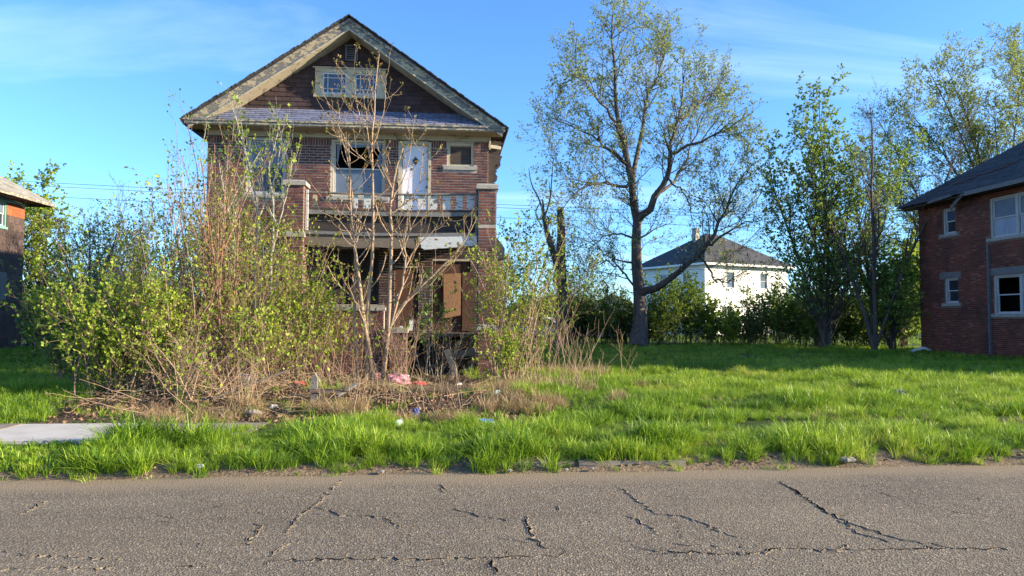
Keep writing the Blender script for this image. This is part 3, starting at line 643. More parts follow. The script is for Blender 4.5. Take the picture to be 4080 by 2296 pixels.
# --- porch
PF = 17.0
piers = []
for (x0, x1) in ((-3.83, -3.37), (.72, 1.17)):
    core = MB().box(x0+.01, x1-.01, PF+.01, PF+.45, .05, 4.70).build('porch_pier', 'mortar', house)
    fr_f = Frame((0, PF+.01, 0), (1, 0, 0), (0, -1, 0)); fr_r = Frame((x1-.01, 0, 0), (0, 1, 0), (1, 0, 0)); fr_l = Frame((x0+.01, 2*PF+.46, 0), (0, -1, 0), (-1, 0, 0))
    bands = [(x0-1, x1+1, 3.48, 3.59)] if x0 < 0 else [(x0-1, x1+1, 1.30, 1.40), (x0-1, x1+1, 3.82, 3.84)]
    rf = brick_rects(x0+.012, x1-.012, .08, 4.695, bands, seed=7, bl=.224)
    if x0 > 0: solo = [r for r in rf if r[2] > 2.2][:90]
    else: solo = []
    ids = {id(r) for r in solo}; brick_objects(fr_f, solo, 'brick_red', core, rg)
    joined_bricks('brickwork', fr_f, [r for r in rf if id(r) not in ids], 'brick_red', core, rg)
    yb = [(PF-1, PF+2, a, c) for (_, _, a, c) in bands]
    joined_bricks('brickwork', fr_r, brick_rects(PF+.022, PF+.44, .08, 4.695, yb, seed=9), 'brick_red', core, rg)
    joined_bricks('brickwork', fr_l, brick_rects(PF+.022, PF+.44, .08, 4.695, yb, seed=10), 'brick_red', core, rg)
    mb = MB(); xc = (x0+x1)/2; mb.box(x0-.04, x1+.04, PF-.045, PF+.50, 4.702, 4.80); mb.hexa([(x0-.04, PF-.045, 4.80), (x1+.04, PF-.045, 4.80), (x1+.04, PF+.5, 4.80), (x0-.04, PF+.5, 4.80), (x0+.02, PF+.02, 4.835), (x1-.02, PF+.02, 4.835), (x1-.02, PF+.44, 4.835), (x0+.02, PF+.44, 4.835)]); mb.build('pier_cap', 'stone', core)
    for (_, _, a, c) in bands:
        if c-a > .05: MB().box(x0-.02, x1+.02, PF-.025, PF+.47, a+.002, c-.002).build('stone_band', 'stone', core)
# knee wall with cap, pedestal beside the missing steps
for nm, x0, x1, z1, y0, y1, cap in (('knee_wall', -3.365, -1.49, 1.76, PF+.03, PF+.25, .08), ('pedestal', -1.34, -.95, 1.24, PF-.12, PF+.28, .12)):
    core = MB().box(x0, x1, y0+.005, y1, .05, z1).build(nm, 'mortar', house)
    joined_bricks('brickwork', Frame((0, y0+.005, 0), (1, 0, 0), (0, -1, 0)), brick_rects(x0, x1, .08, z1-.003, [], seed=12), 'brick_red', core, rg)
    if nm == 'pedestal': joined_bricks('brickwork', Frame((x1, 0, 0), (0, 1, 0), (1, 0, 0)), brick_rects(y0+.01, y1-.01, .08, z1-.003, [], seed=13), 'brick_red', core, rg)
    MB().box(x0-.03, x1+.03, y0-.04, y1+.05, z1+.002, z1+cap).build('stone_cap', 'stone', core)
# balcony structure
pw = -3.36, .71
MB().box(pw[0], pw[1], PF+.30, FY-.03, 4.055, 4.10).build('balcony_deck', 'weathered', house)
def sagbeam(name, z0, z1, y0, y1, m, sag=0., x0=None, x1=None, n=10, tilt=0., rgh=.0, seed=1):
    x0 = pw[0] if x0 is None else x0; x1 = pw[1] if x1 is None else x1; rr = random.Random(seed); vs, fs = [], []
    for i in range(n+1):
        t = i/n; x = x0+(x1-x0)*t; d_ = -sag*4*t*(1-t)+tilt*(t-.5)
        a, c = z0+d_+rr.uniform(-rgh, rgh), z1+d_+rr.uniform(-rgh, rgh)*.5; vs += [(x, y0, a), (x, y1, a), (x, y1, c), (x, y0, c)]
    for i in range(n):
        k = 4*i; fs += [(k, k+4, k+5, k+1), (k+1, k+5, k+6, k+2), (k+2, k+6, k+7, k+3), (k+3, k+7, k+4, k)]
    fs += [(0, 1, 2, 3), (4*n+3, 4*n+2, 4*n+1, 4*n)]; mb = MB(); mb.add(vs, fs); return mb.build(name, m, house)
sagbeam('deck_edge', 4.06, 4.16, PF+.16, PF+.298, 'grey_wood', .03, rgh=.012)
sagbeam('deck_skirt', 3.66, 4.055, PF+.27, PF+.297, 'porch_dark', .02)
sagbeam('ledger_board', 3.58, 3.655, PF+.08, PF+.26, 'grey_wood', .04, rgh=.012, seed=3)
sagbeam('porch_beam', 3.30, 3.575, PF+.12, PF+.25, 'weathered', .04, rgh=.022, n=26, seed=5)
mb = MB(); mb.prism([(-.68, PF+.09, 3.52), (-.63, PF+.09, 3.27), (-.55, PF+.09, 3.225), (.70, PF+.09, 3.335), (.705, PF+.09, 3.60), (-.4, PF+.09, 3.565)], (0, .028, 0)); mb.build('white_board', 'peel_white', house)
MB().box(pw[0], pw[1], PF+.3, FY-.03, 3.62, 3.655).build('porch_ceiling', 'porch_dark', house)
rail = sagbeam('balcony_rail', 4.575, 4.61, PF+.13, PF+.25, 'grey_wood', .035, tilt=.03, rgh=.004)
sagbeam('rail_bottom', 4.17, 4.215, PF+.17, PF+.23, 'dark_wood', .03, rgh=.008, seed=8)
for k, (a, c) in enumerate([(1411, 1426), (1449, 1477), (1610, 1641), (1666, 1696), (1714, 1742), (1764, 1797), (1817, 1843), (1860, 1890)]):
    x0, x1 = atY(a, 800, PF+.2).x, atY(c, 800, PF+.2).x; l = rgx.uniform(-.012, .012); t = (x0-pw[0])/(pw[1]-pw[0]); d_ = -.035*4*t*(1-t)+.03*(t-.5)
    mb = MB(); mb.prism([(x0, PF+.19, 4.21), (x1, PF+.19, 4.21), (x1+l, PF+.19, 4.575+d_), (x0+l, PF+.19, 4.575+d_)], (0, .022, 0)); mb.build('baluster', 'peel_white', rail)
mb = MB(); c = atY(1252, 830, PF+.3); mb.prism([(c.x-.05, PF+.35, 4.16), (c.x+.05, PF+.35, 4.16)]+[(c.x+.05*math.cos(a), PF+.35, 4.50+.05*math.sin(a)) for a in (0, .6, 1.2, 1.9, 2.5, 3.14)], (0, .03, 0)); mb.build('broken_picket', 'peel_cream_light', rail)
MB().box(-3.355, -3.30, PF+.10, PF+.16, 3.66, 4.62).build('rail_post', 'peel_white', rail)
MB().box(.655, .705, PF+.10, PF+.16, 3.62, 4.64).build('rail_post', 'grey_wood', rail)
# porch floor stub and dark crawl space
MB().box(-1.3, pw[1], PF+.25, FY-.03, 1.14, 1.20).build('porch_floor', 'dark_wood', house)
MB().box(pw[0], -1.31, PF+.30, FY-.03, 1.10, 1.16).build('porch_floor', 'dark_wood', house)
MB().box(-.93, .70, PF+.9, PF+.93, .1, 1.139).build('crawl_dark_sheet', 'void', house)  # near-black sheet added to stand in for the shade under the floor
mb = MB(); mb.lathe([(.20, 0), (.22, .05), (.14, .16), (.0, .2)], atY(1500, 838, 17.6)+Vector((0, 0, -.1)), 12); bag = mb.build('trash_bag', 'dark_metal', None, True); tag(bag, 'black trash bag slumped on the balcony deck', 'bag')

# loose planks and rubbish below the porch, each its own thing
def plank(p, q, w, t, m, label, name='plank', up=(0, 1, .2)):
    mb = MB(); mb.beam(p, q, w, t, up); o = mb.build(name, m); tag(o, label, 'plank'); return o
plank(atY(1778, 1395, 16.9), atY(1822, 1508, 16.6), .13, .035, 'grey_wood', 'grey plank leaning upright out of the dark crawl space')
plank(atY(1745, 1385, 17.5), atY(1892, 1352, 17.4), .15, .03, 'dark_wood', 'dark wide board slanting under the porch floor edge')
plank(atY(1800, 1420, 17.2), atY(1895, 1398, 17.0), .16, .03, 'dull_metal', 'pale grey panel lying tilted beneath the porch, with rounded corner')
plank(atY(1640, 1275, 17.15), atY(1636, 1318, 17.0), .09, .02, 'peel_white', 'white broken board propped behind the brick pedestal', up=(0, 1, 0))

# ================================================================== red brick house to the right, seen from its shaded flank
rh = empty('brick_house', (24.5, 22.5, .2)); tag(rh, 'dark red brick two storey house with sagging eaves and hip roof, flank in shade', 'house')
RX0, RX1, RY0, RY1, RE = 20.2, 28.8, 14.6, 28.75, 6.30
FL = Frame((RX0, RY1, 0), (0, -1, 0), (-1, 0, 0)); Lr = RY1-RY0
def U(y): return RY1-y
ROP = [(U(27.27), U(26.54), 5.06, 6.10), (U(24.75), U(22.3), 4.62, 6.12), (U(27.25), U(26.46), 2.25, 3.28), (U(24.66), U(22.2), 1.80, 3.24), (U(20), U(19), 2.3, 3.4), (U(20.2), U(18.9), 4.8, 6.1)]
RLIN = [(U(27.5), U(26.3), 3.28, 3.50), (U(24.9), U(22.0), 3.24, 3.50), (U(27.55), U(26.3), 4.94, 5.06), (U(24.95), U(22.1), 4.49, 4.62), (U(27.45), U(26.3), 2.12, 2.25), (U(24.9), U(22.0), 1.66, 1.80)]
w = wall_mesh(FL, 0, Lr, 0, RE, ROP, .2).build('flank_wall', 'mortar_dark', rh)
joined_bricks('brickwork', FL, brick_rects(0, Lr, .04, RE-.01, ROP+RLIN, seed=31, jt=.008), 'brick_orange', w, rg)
for nm, fr, L in (('front_wall', Frame((RX0+.2, RY0, 0), (1, 0, 0), (0, -1, 0)), RX1-RX0-.2), ('flank_wall', Frame((RX1, RY0+.2, 0), (0, 1, 0), (1, 0, 0)), Lr-.2), ('back_wall', Frame((RX1-.2, RY1, 0), (-1, 0, 0), (0, 1, 0)), RX1-RX0-.4)):
    w2 = wall_mesh(fr, 0, L, 0, RE, [], .19).build(nm, 'mortar_dark', rh)
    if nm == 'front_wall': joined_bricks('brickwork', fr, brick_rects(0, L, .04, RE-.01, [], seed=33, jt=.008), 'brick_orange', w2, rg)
for k, (o, mull, gl) in enumerate(zip(ROP, (1, 2, 1, 2, 1, 1), (('glass_sky', 'glass_dark'), ('glass_dusty', 'curtain'), ('glass_dark', 'glass_dark'), (None, None), ('glass_dark', 'glass_dark'), ('glass_dark', 'glass_dark')))):
    window(rh, FL, o[0], o[1], o[2], o[3], 'frame_grey', 'trim_white', gl, inset=.12, mull=mull, sillx=.13, sillh=.11)
for (a, c, z0, z1) in RLIN[:2]: mb = MB(); FL.box(mb, a, c, z0+.003, z1-.003, -.02, .012); mb.build('lintel', 'grey_wood', rh)
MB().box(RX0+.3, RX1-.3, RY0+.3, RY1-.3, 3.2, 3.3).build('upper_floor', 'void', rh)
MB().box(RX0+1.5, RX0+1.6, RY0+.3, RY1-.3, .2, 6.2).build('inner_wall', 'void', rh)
# hip roof, drooping eave
ov = .62; ex0, ex1, ey0, ey1 = RX0-ov, RX1+ov, RY0-ov, RY1+ov; rx = (ex0+ex1)/2; rzt = RE+3.35; ry0, ry1 = ey0+4.6, ey1-4.6
def hip(name, z, dz, m):
    c = [(ex0, ey0, z), (ex1, ey0, z), (ex1, ey1, z), (ex0, ey1, z)]; t = [(rx, ry0, z+dz), (rx, ry1, z+dz)]
    mb = MB(); mb.add(c+t, [(0, 1, 4), (1, 2, 5, 4), (2, 3, 5), (3, 0, 4, 5), (3, 2, 1, 0)]); return mb.build(name, m, rh)
rr = hip('roof', RE+.13, 3.35, 'roof_dark')
crs = MB(); rgq = random.Random(3); N = 30
for j in range(N):     # shingle courses on the slope above the flank and the rear hip
    t0 = j/N; x0 = ex0+(rx-ex0)*t0; z0 = RE+.13+3.35*t0; ya, yb = ey1-4.6*t0, ey0+4.6*t0; y = yb
    sl_ = Vector((rx-ex0, 0, 3.35)).normalized(); nn = Vector((-sl_.z, 0, sl_.x)); wx = (rx-ex0)/N
    while y < ya:
        w_ = .9; y2 = min(y+w_, ya); p = Vector((x0, 0, z0)); q_ = p+sl_*(wx/sl_.x+.02); l = rgq.uniform(.010, .028)
        crs.add([Vector((p.x, y+.008, p.z))+nn*l, Vector((p.x, y2, p.z))+nn*l, Vector((q_.x, y2, q_.z))+nn*.006, Vector((q_.x, y+.008, q_.z))+nn*.006, Vector((p.x, y+.008, p.z)), Vector((p.x, y2, p.z))], [(0, 3, 2, 1), (0, 1, 5, 4)], rgq.random()); y = y2
tag(crs.build('shingle_courses', 'roof_dark', rr), kind='stuff')
mb = MB()
for t, y in ((.22, 26.2), (.25, 25.6), (.3, 24.6), (.33, 23.9), (.27, 25.0), (.37, 23.4), (.2, 26.7)):     # patches where shingles are gone, brown boards show
    p = Vector((ex0+(rx-ex0)*t, y, RE+.13+3.35*t)); sl_ = Vector((rx-ex0, 0, 3.35)).normalized(); nn = Vector((-sl_.z, 0, sl_.x)); M = Matrix((Vector((0, 1, 0)), sl_, -nn)).transposed(); mb.obox(p+nn*.03, (rgq.uniform(.4, .8), rgq.uniform(.08, .2), .02), M)
mb.build('bare_patch', 'plywood_dark', rr)
MB().lathe([(.11, 0), (.11, .5), (.14, .5), (.14, .55)], (ex0+2.05, 24.4, RE+1.5), 10).build('vent_pipe', 'dark_metal', rr)
mb = MB(); mb.box(ex0+.02, RX0-.01, ey0+.1, ey1-.1, RE+.02, RE+.05); mb.build('soffit', 'dark_wood', rh)
mb = MB(); mb.box(ex0-.03, ex0+.0, ey0, 25.2, RE-.0, RE+.15); mb.build('fascia', 'grey_wood', rh)
mb = MB(); mb.beam((ex0+.02, 25.3, RE+.12), (ex0+.32, 26.4, RE-.28), .03, .16); mb.build('hanging_fascia', 'grey_wood', rh)
mb = MB(); mb.beam((ex0-.03, 25.9, RE+.14), (ex0-.03, 27.2, RE+.06), .09, .10); mb.build('loose_gutter', 'dull_metal', rh)
for k in range(9): MB().obox((ex0+.35, 25.6+k*.37, RE+.06), (.6, .07, .14), (0, R(10), 0)).build('rafter_tail', 'dark_wood', rh)
mb = MB(); mb.beam((RX0-.06, 24.78, .3), (RX0-.06, 24.78, 4.4), .07, .09, (1, 0, 0)); mb.build('downspout', 'dull_metal', rh)
p = MB(); p.beam((19.3, 28.3, .22), (19.75, 28.0, .42), .16, .10); p.beam((19.74, 28.0, .42), (20.0, 27.9, .30), .16, .10); tag(p.build('downspout_elbow', 'white_plastic'), 'white bent downspout piece lying by the brick house corner', 'pipe')

# ================================================================== dark shingled house at the left edge
lh = empty('shingled_house', (-22, 26, .2)); tag(lh, 'dark shingle sided house with grey roof and green trim at its eaves', 'house')
LX, LY0, LY1, LE = -18.2, 20.5, 32.3, 6.45
FR = Frame((LX, LY0, 0), (0, 1, 0), (1, 0, 0)); Ll = LY1-LY0
LOP = [(29.6-LY0, 31.05-LY0, 5.28, 6.36), (26-LY0, 27.3-LY0, 4.6, 6.2), (26-LY0, 27.3-LY0, 1.9, 3.4)]
w = wall_mesh(FR, 0, Ll, 0, LE, LOP, .2).build('side_wall', 'void', lh)
rgl = random.Random(17); cz = .30; j = 0; zz = .1; npc = 0; rest = MB()
while zz < LE-.02:
    h = min(cz, LE-zz); u = -rgl.uniform(0, .5)
    while u < Ll:
        wd = rgl.uniform(.35, .75); a, c = max(u, 0), min(u+wd-.012, Ll); u += wd
        if c-a < .05 or any(a < o[1] and c > o[0] and zz+h > o[2] and zz < o[3] for o in LOP):
            if c-a < .05: continue
            for o in LOP:
                if a < o[1] and c > o[0] and zz+h > o[2] and zz < o[3]:
                    if c > o[1]: a = max(a, o[1])
                    elif a < o[0]: c = min(c, o[0])
                    else: a = c
            if c-a < .05: continue
        cedar = zz > 5.62
        dst = MB() if (c > Ll-2.2 and npc < 140) else rest
        t = rgl.uniform(.012, .03); k = rgl.random()
        dst.hexa([FR.p(a, zz-.01, 0.001), FR.p(c, zz-.01, .001), FR.p(c, zz-.01+rgl.uniform(-.01, .01), t), FR.p(a, zz-.01+rgl.uniform(-.02, .01), t), FR.p(a, zz+h, 0.001), FR.p(c, zz+h, .001), FR.p(c, zz+h, .006), FR.p(a, zz+h, .006)], k)
        if dst is not rest: dst.build('shingle', 'red_cedar' if cedar else 'asphalt_siding', w); npc += 1
    zz += h
tag(rest.build('shingle_courses', 'asphalt_siding', w), kind='stuff')
for nm, fr, L in (('front_wall', Frame((LX-9, LY0, 0), (1, 0, 0), (0, -1, 0)), 8.8), ('back_wall', Frame((LX-.2, LY1, 0), (-1, 0, 0), (0, 1, 0)), 8.8)): wall_mesh(fr, 0, L, 0, LE, [], .15).build(nm, 'asphalt_siding', lh)
window(lh, FR, *LOP[0], 'green_trim', 'trim_white', ('glass_dusty', 'glass_dark'), inset=.08, sill='green_trim', sillx=.04, mull=1)
for o in LOP[1:]: window(lh, FR, *o, 'green_trim', 'trim_white', ('glass_dark', 'glass_dark'), inset=.08, sill='green_trim', sillx=.04)
mb = MB(); FR.box(mb, 30.0-LY0, 31.1-LY0, 2.25, 3.4, .03, .06); mb.build('boarded_panel', 'grey_wood', lh)
mb = MB(); FR.box(mb, 0, Ll, LE-.14, LE-.002, .03, .1); mb.build('eave_moulding', 'green_trim', lh)
lo = .75; x1, x0, y0, y1 = LX+lo, LX-9-lo, LY0-lo, LY1+lo+.2; xr = (x0+x1)/2; zt = LE+.12+3.3
mb = MB(); mb.add([(x0, y0, LE+.12), (x1, y0, LE+.12), (x1, y1, LE+.12), (x0, y1, LE+.12), (xr, y0+4.5, zt), (xr, y1-4.5, zt)], [(0, 1, 4), (1, 2, 5, 4), (2, 3, 5), (3, 0, 4, 5)]); lr = mb.build('roof', 'roof_grey', lh)
rest = MB(); N = 24; npc = 0; sl_ = Vector((xr-x1, 0, 3.3)).normalized(); nn = Vector((-sl_.z, 0, sl_.x)); nn = nn if nn.z > 0 else -nn
for j in range(N):
    t0 = j/N; p = Vector((x1+(xr-x1)*t0, 0, LE+.12+3.3*t0)); q_ = p+sl_*(4.9*1.28/N+.02); y = y0+4.5*t0; ya = y1-4.5*t0
    y -= rgl.uniform(0, .3)
    while y < ya:
        a, c = max(y, y0+4.5*t0), min(y+.33, ya); y += .34
        if c-a < .06: continue
        l = rgl.uniform(.014, .03); dst = MB() if (a > 29.4 and npc < 200) else rest
        dst.hexa([Vector((p.x, a, p.z))+nn*.003, Vector((p.x, c, p.z))+nn*.003, Vector((q_.x, c, q_.z))+nn*.003, Vector((q_.x, a, q_.z))+nn*.003, Vector((p.x, a, p.z))+nn*l, Vector((p.x, c, p.z))+nn*l, Vector((q_.x, c, q_.z))+nn*.008, Vector((q_.x, a, q_.z))+nn*.008], rgl.random())
        if dst is not rest: dst.build('shingle', 'roof_grey', lr); npc += 1
tag(rest.build('shingle_courses', 'roof_grey', lr), kind='stuff')
MB().box(x1-.02, x1+.02, y0, y1, LE+.0, LE+.115).build('fascia', 'peel_cream', lh)
MB().box(LX+.1, x1-.021, y0+.05, y1-.05, LE+.0, LE+.02).build('soffit', 'dark_wood', lh)
MB().box(x0, x1-.021, y1-.02, y1+.02, LE+.0, LE+.115).build('fascia', 'peel_cream', lh)
# collapsed stair roof behind it
plank((-18.0, 33.2, 1.9), (-15.6, 33.4, 3.3), .25, .10, 'dark_wood', 'charred beam slanting out from behind the shingled house', 'charred_beam')

# ================================================================== white house across the alley, low garage, parked car
wh = empty('white_house', (22.3, 60, .1)); tag(wh, 'white clapboard house with dark hip roof beyond the big tree', 'house')
A = R(24); C0 = Vector((22.3, 60, 0)); ur = Vector((math.cos(A), math.sin(A), 0)); ul = Vector((-math.sin(A), math.cos(A), 0))
WE = 6.35; LR_, LL_ = 10.5, 9.0
FA = Frame(C0, ur, (math.sin(A), -math.cos(A), 0)); FB = Frame(C0+ul*LL_, -ul, -ur)
WOA = [(2.6, 3.6, 4.3, 5.8), (1.9, 3.3, 1.9, 2.75), (6.6, 7.6, 1.6, 3.1), (6.8, 7.8, 4.3, 5.8)]; WOB = [(3.2, 4.2, 4.2, 5.7), (6.3, 7.3, 4.2, 5.7), (3.2, 4.2, 1.4, 3.0)]
for nm, fr, L, ops in (('front_wall', FA, LR_, WOA), ('side_wall', FB, LL_, WOB), ('side_wall', Frame(C0+ur*LR_, ul, ur), LL_, []), ('back_wall', Frame(C0+ur*LR_+ul*LL_, -ur, ul), LR_, [])):
    w = wall_mesh(fr, 0, L, 0, WE, ops, .15).build(nm, 'siding_white', wh)
    if ops:
        mb = MB(); v_ = .5
        while v_ < WE-.2:
            t = min(v_+.15, WE-.17)
            for (a, c, d0, d1) in [(r[0], r[1], r[2], r[3]) for r in brick_rects(.06, L-.06, v_, t, ops, ch=.2, bl=99, jt=.0)]:
                mb.add([fr.p(a, v_, .032), fr.p(c, v_, .032), fr.p(c, t, .004), fr.p(a, t, .004), fr.p(a, v_, 0), fr.p(c, v_, 0)], [(0, 1, 2, 3), (4, 5, 1, 0)])
            v_ += .15
        tag(mb.build('clapboards', 'siding_white', w), kind='stuff')
        mb = MB(); fr.box(mb, -.02 if fr is FA else .0, .1, 0, WE, .001, .05); fr.box(mb, L-.1, L, 0, WE, .001, .05); mb.build('corner_board', 'siding_white', w)
        for o in ops: window(wh, fr, *o, 'trim_white', 'trim_white', ('glass_dark', 'glass_sky') if o[3]-o[2] > 1 else ('glass_dark', 'glass_dark'), inset=.04, sillx=.06, sill='trim_white', mull=2 if o[3]-o[2] < 1 else 1)
oh = .55; c = [C0-ur*oh-ul*oh, C0+ur*(LR_+oh)-ul*oh, C0+ur*(LR_+oh)+ul*(LL_+oh), C0-ur*oh+ul*(LL_+oh)]
t = [C0+ur*4.6+ul*LL_/2, C0+ur*6.0+ul*LL_/2]; mb = MB(); mb.add([q+Vector((0, 0, WE+.1)) for q in c]+[q+Vector((0, 0, WE+3.4)) for q in t], [(0, 1, 5, 4), (1, 2, 5), (2, 3, 4, 5), (3, 0, 4), (3, 2, 1, 0)]); wr = mb.build('roof', 'roof_dark', wh)
mb = MB(); M = Matrix((ur, ul, Vector((0, 0, 1)))).transposed()
mb.obox(C0+ur*LR_/2-ul*oh+Vector((0, 0, WE+.02)), (LR_+2*oh, .05, .18), M); mb.obox(C0+ul*LL_/2-ur*oh+Vector((0, 0, WE+.02)), (.05, LL_+2*oh-.1, .18), M); mb.build('fascia', 'siding_white', wh)
mb = MB(); mb.obox(C0+ur*3.4+ul*4.6+Vector((0, 0, WE+2.9)), (.5, .5, 1.9), M); mb.build('chimney', 'concrete', wr)
ga = empty('garage', (17, 52, .1)); tag(ga, 'low cream garage with grey gable roof behind the fence', 'garage')
g0 = Vector((9.6, 52, 0)); gu = Vector((math.cos(R(-18)), math.sin(R(-18)), 0)); gn = Vector((gu.y, -gu.x, 0)); gd = Vector((math.sin(R(18)), math.cos(R(18)), 0))
mb = MB(); mb.prism([g0, g0+gu*5.2, g0+gu*5.2+Vector((0, 0, 2.0)), g0+gu*2.6+Vector((0, 0, 3.25)), g0+Vector((0, 0, 2.0))], gd*6); mb.build('wall', 'siding_white', ga)
for s in (0, 1):
    e = g0+gu*(5.5 if s else -.3)+Vector((0, 0, 1.86)); k = g0+gu*2.6+Vector((0, 0, 3.31)); mb = MB(); mb.prism([e-gd*.3, k-gd*.3, k-gd*.3+Vector((0, 0, .1)), e-gd*.3+Vector((0, 0, .1))], gd*6.6); mb.build('roof', 'roof_grey', ga)
mb = MB(); mb.obox(g0+gu*2.6+Vector((0, 0, 1.0))-gd*.03, (2.4, .06, 1.9), Matrix((gu, gd, Vector((0, 0, 1)))).transposed()); mb.build('door', 'trim_white', ga)

def make_car(name, label, loc, rz, paint):
    root = empty(name, loc); tag(root, label, 'car'); root.rotation_euler[2] = rz
    def part(mb, nm, m, par=root, sm_=False):
        me = bpy.data.meshes.new(nm); me.from_pydata(mb.v, [], mb.f); me.update(); me.materials.append(MATS[m]); o = bpy.data.objects.new(nm, me); col.objects.link(o); o.parent = par
        if sm_: me.shade_smooth()
        return o
    prof = [(-2.15, .35), (-2.18, .62), (-2.1, .82), (-1.75, .90), (-1.05, 1.36), (-.7, 1.43), (.35, 1.42), (1.15, .98), (1.95, .86), (2.15, .70), (2.17, .35)]
    mb = MB(); ins = [0, 0, 0, .03, .20, .24, .24, .06, .03, .02, 0]; n = len(prof); vs = []
    for s in (-1, 1): vs += [(x, s*(.86-i), z) for (x, z), i in zip(prof, ins)]
    mb.add(vs, [tuple(range(n))[::-1], tuple(range(n, 2*n))]+[(i, (i+1) % n, n+(i+1) % n, n+i) for i in range(n)]); body = part(mb, 'body', paint)
    bv = body.modifiers.new('bevel', 'BEVEL'); bv.width = .05; bv.segments = 2
    for s in (-1, 1):
        mb = MB(); mb.prism([(x, s*(.865-i), z) for x, z, i in ((-1.5, .96, .05), (-1.0, 1.31, .19), (-.7, 1.37, .22), (-.25, 1.37, .22), (-.25, .95, .04))], (0, s*.012, 0)); part(mb, 'side_window', 'glass_dark', body)
        mb = MB(); mb.prism([(x, s*(.865-i), z) for x, z, i in ((-.17, .95, .04), (-.17, 1.37, .22), (.35, 1.36, .22), (.98, .99, .05))], (0, s*.012, 0)); part(mb, 'side_window', 'glass_dark', body)
        part(MB().box(2.02, 2.17, s*.5-.14, s*.5+.14, .66, .76), 'headlight', 'lamp_clear'); part(MB().box(-2.2, -2.05, s*.62-.12, s*.62+.12, .66, .80), 'tail_light', 'lamp_red')
    for x in (-1.3, 1.32):
        for s in (-1, 1):
            w_ = part(MB().lathe([(.2, -.1), (.31, -.1), (.33, -.05), (.33, .05), (.31, .1), (.2, .1)], (x, s*.78, .33), 18, 'Y'), 'wheel', 'tyre', root, False); part(MB().lathe([(.05, -.115), (.19, -.108), (.20, .0), (.19, .108), (.05, .115)], (x, s*.78, .33), 14, 'Y'), 'rim', 'dull_metal', w_)
    mb = MB(); mb.prism([(.45, -.6, 1.40), (1.12, -.76, 1.0), (1.12, .76, 1.0), (.45, .6, 1.40)], (.02, 0, .03)); part(mb, 'windscreen', 'glass_dark', body)
    part(MB().box(2.08, 2.22, -.82, .82, .36, .52), 'bumper', paint); return root
make_car('parked_car', 'pale grey parked car half hidden by weeds and shrubs', (5.6, 41.5, gz(5.6, 41.5)), R(-12), 'car_paint')

# utility wires strung over the alley
def wire(p, q, sag, label, r_=.012):
    n = 24; pts = np.array([[p[0]+(q[0]-p[0])*i/n, p[1]+(q[1]-p[1])*i/n, p[2]+(q[2]-p[2])*i/n-sag*4*(i/n)*(1-i/n)] for i in range(n+1)]); vs, fs = [], []
    for i in range(n+1):
        for k in range(4): a = k*math.pi/2; vs.append((pts[i][0], pts[i][1]+r_*math.cos(a), pts[i][2]+r_*math.sin(a)))
    for i in range(n):
        for k in range(4): fs.append((4*i+k, 4*i+(k+1) % 4, 4*i+4+(k+1) % 4, 4*i+4+k))
    mb = MB(); mb.add(vs, fs); tag(mb.build('utility_wire', 'dark_metal'), label, 'wire', 'utility wires over the alley')
for (a, c, s, lb) in [((-34, 40, 4.9), (46, 40, 4.9), .5, 'thick black utility cable strung low across the alley'), ((-34, 40.3, 5.4), (46, 40.3, 5.4), .5, 'thin utility wire just above the thick low cable'),
                      ((-34, 40.4, 9.3), (46, 40.2, 7.3), .3, 'thin utility wire running high behind the brick house'), ((-34, 40.1, 9.05), (46, 40, 7.1), .3, 'thin utility wire paired below the high wire'), ((-34, 40.8, 8.6), (46, 40.6, 6.6), .3, 'lowest of the high wires behind the brick house')]: wire(a, c, s, lb)

# ================================================================== vegetation
def nrm(v): return v/np.maximum(np.linalg.norm(v, axis=-1, keepdims=True), 1e-9)
def grow(rng, P0, D0, L, R0, n, wig, up, tip=.3, bend=None):
    N = len(L); pts = np.empty((N, n+1, 3)); pts[:, 0] = P0; d = nrm(D0.copy())
    for i in range(1, n+1):
        d = d+rng.normal(0, wig, (N, 3)); d[:, 2] += up
        if bend is not None: d += bend
        d = nrm(d); pts[:, i] = pts[:, i-1]+d*(L/n)[:, None]
    return pts, R0[:, None]*np.linspace(1, tip, n+1)[None, :]
def spawn(rng, pts, rad, k, t0, t1, ang, lf, rr=.6, lent=.5, Labs=None, minr=.0):
    N, n1, _ = pts.shape; idx = np.repeat(np.arange(N), k); M = len(idx)
    t = t0+(t1-t0)*((np.tile(np.arange(k), N)+rng.rand(M))/k); f = t*(n1-1); i = np.minimum(f.astype(int), n1-2); w = (f-i)[:, None]
    P = pts[idx, i]*(1-w)+pts[idx, i+1]*w; T = nrm(pts[idx, i+1]-pts[idx, i]); r = (rad[idx, i]*(1-w[:, 0])+rad[idx, i+1]*w[:, 0])*rr
    rnd = rng.normal(size=(M, 3)); perp = nrm(rnd-(rnd*T).sum(1, keepdims=True)*T)
    a = np.radians(rng.uniform(ang[0], ang[1], M))[:, None]; D = T*np.cos(a)+perp*np.sin(a)
    plen = np.linalg.norm(np.diff(pts, axis=1), axis=2).sum(1)[idx] if Labs is None else np.full(M, Labs)
    return P, D, plen*rng.uniform(lf[0], lf[1], M)*(1-lent*t), np.maximum(r, minr)
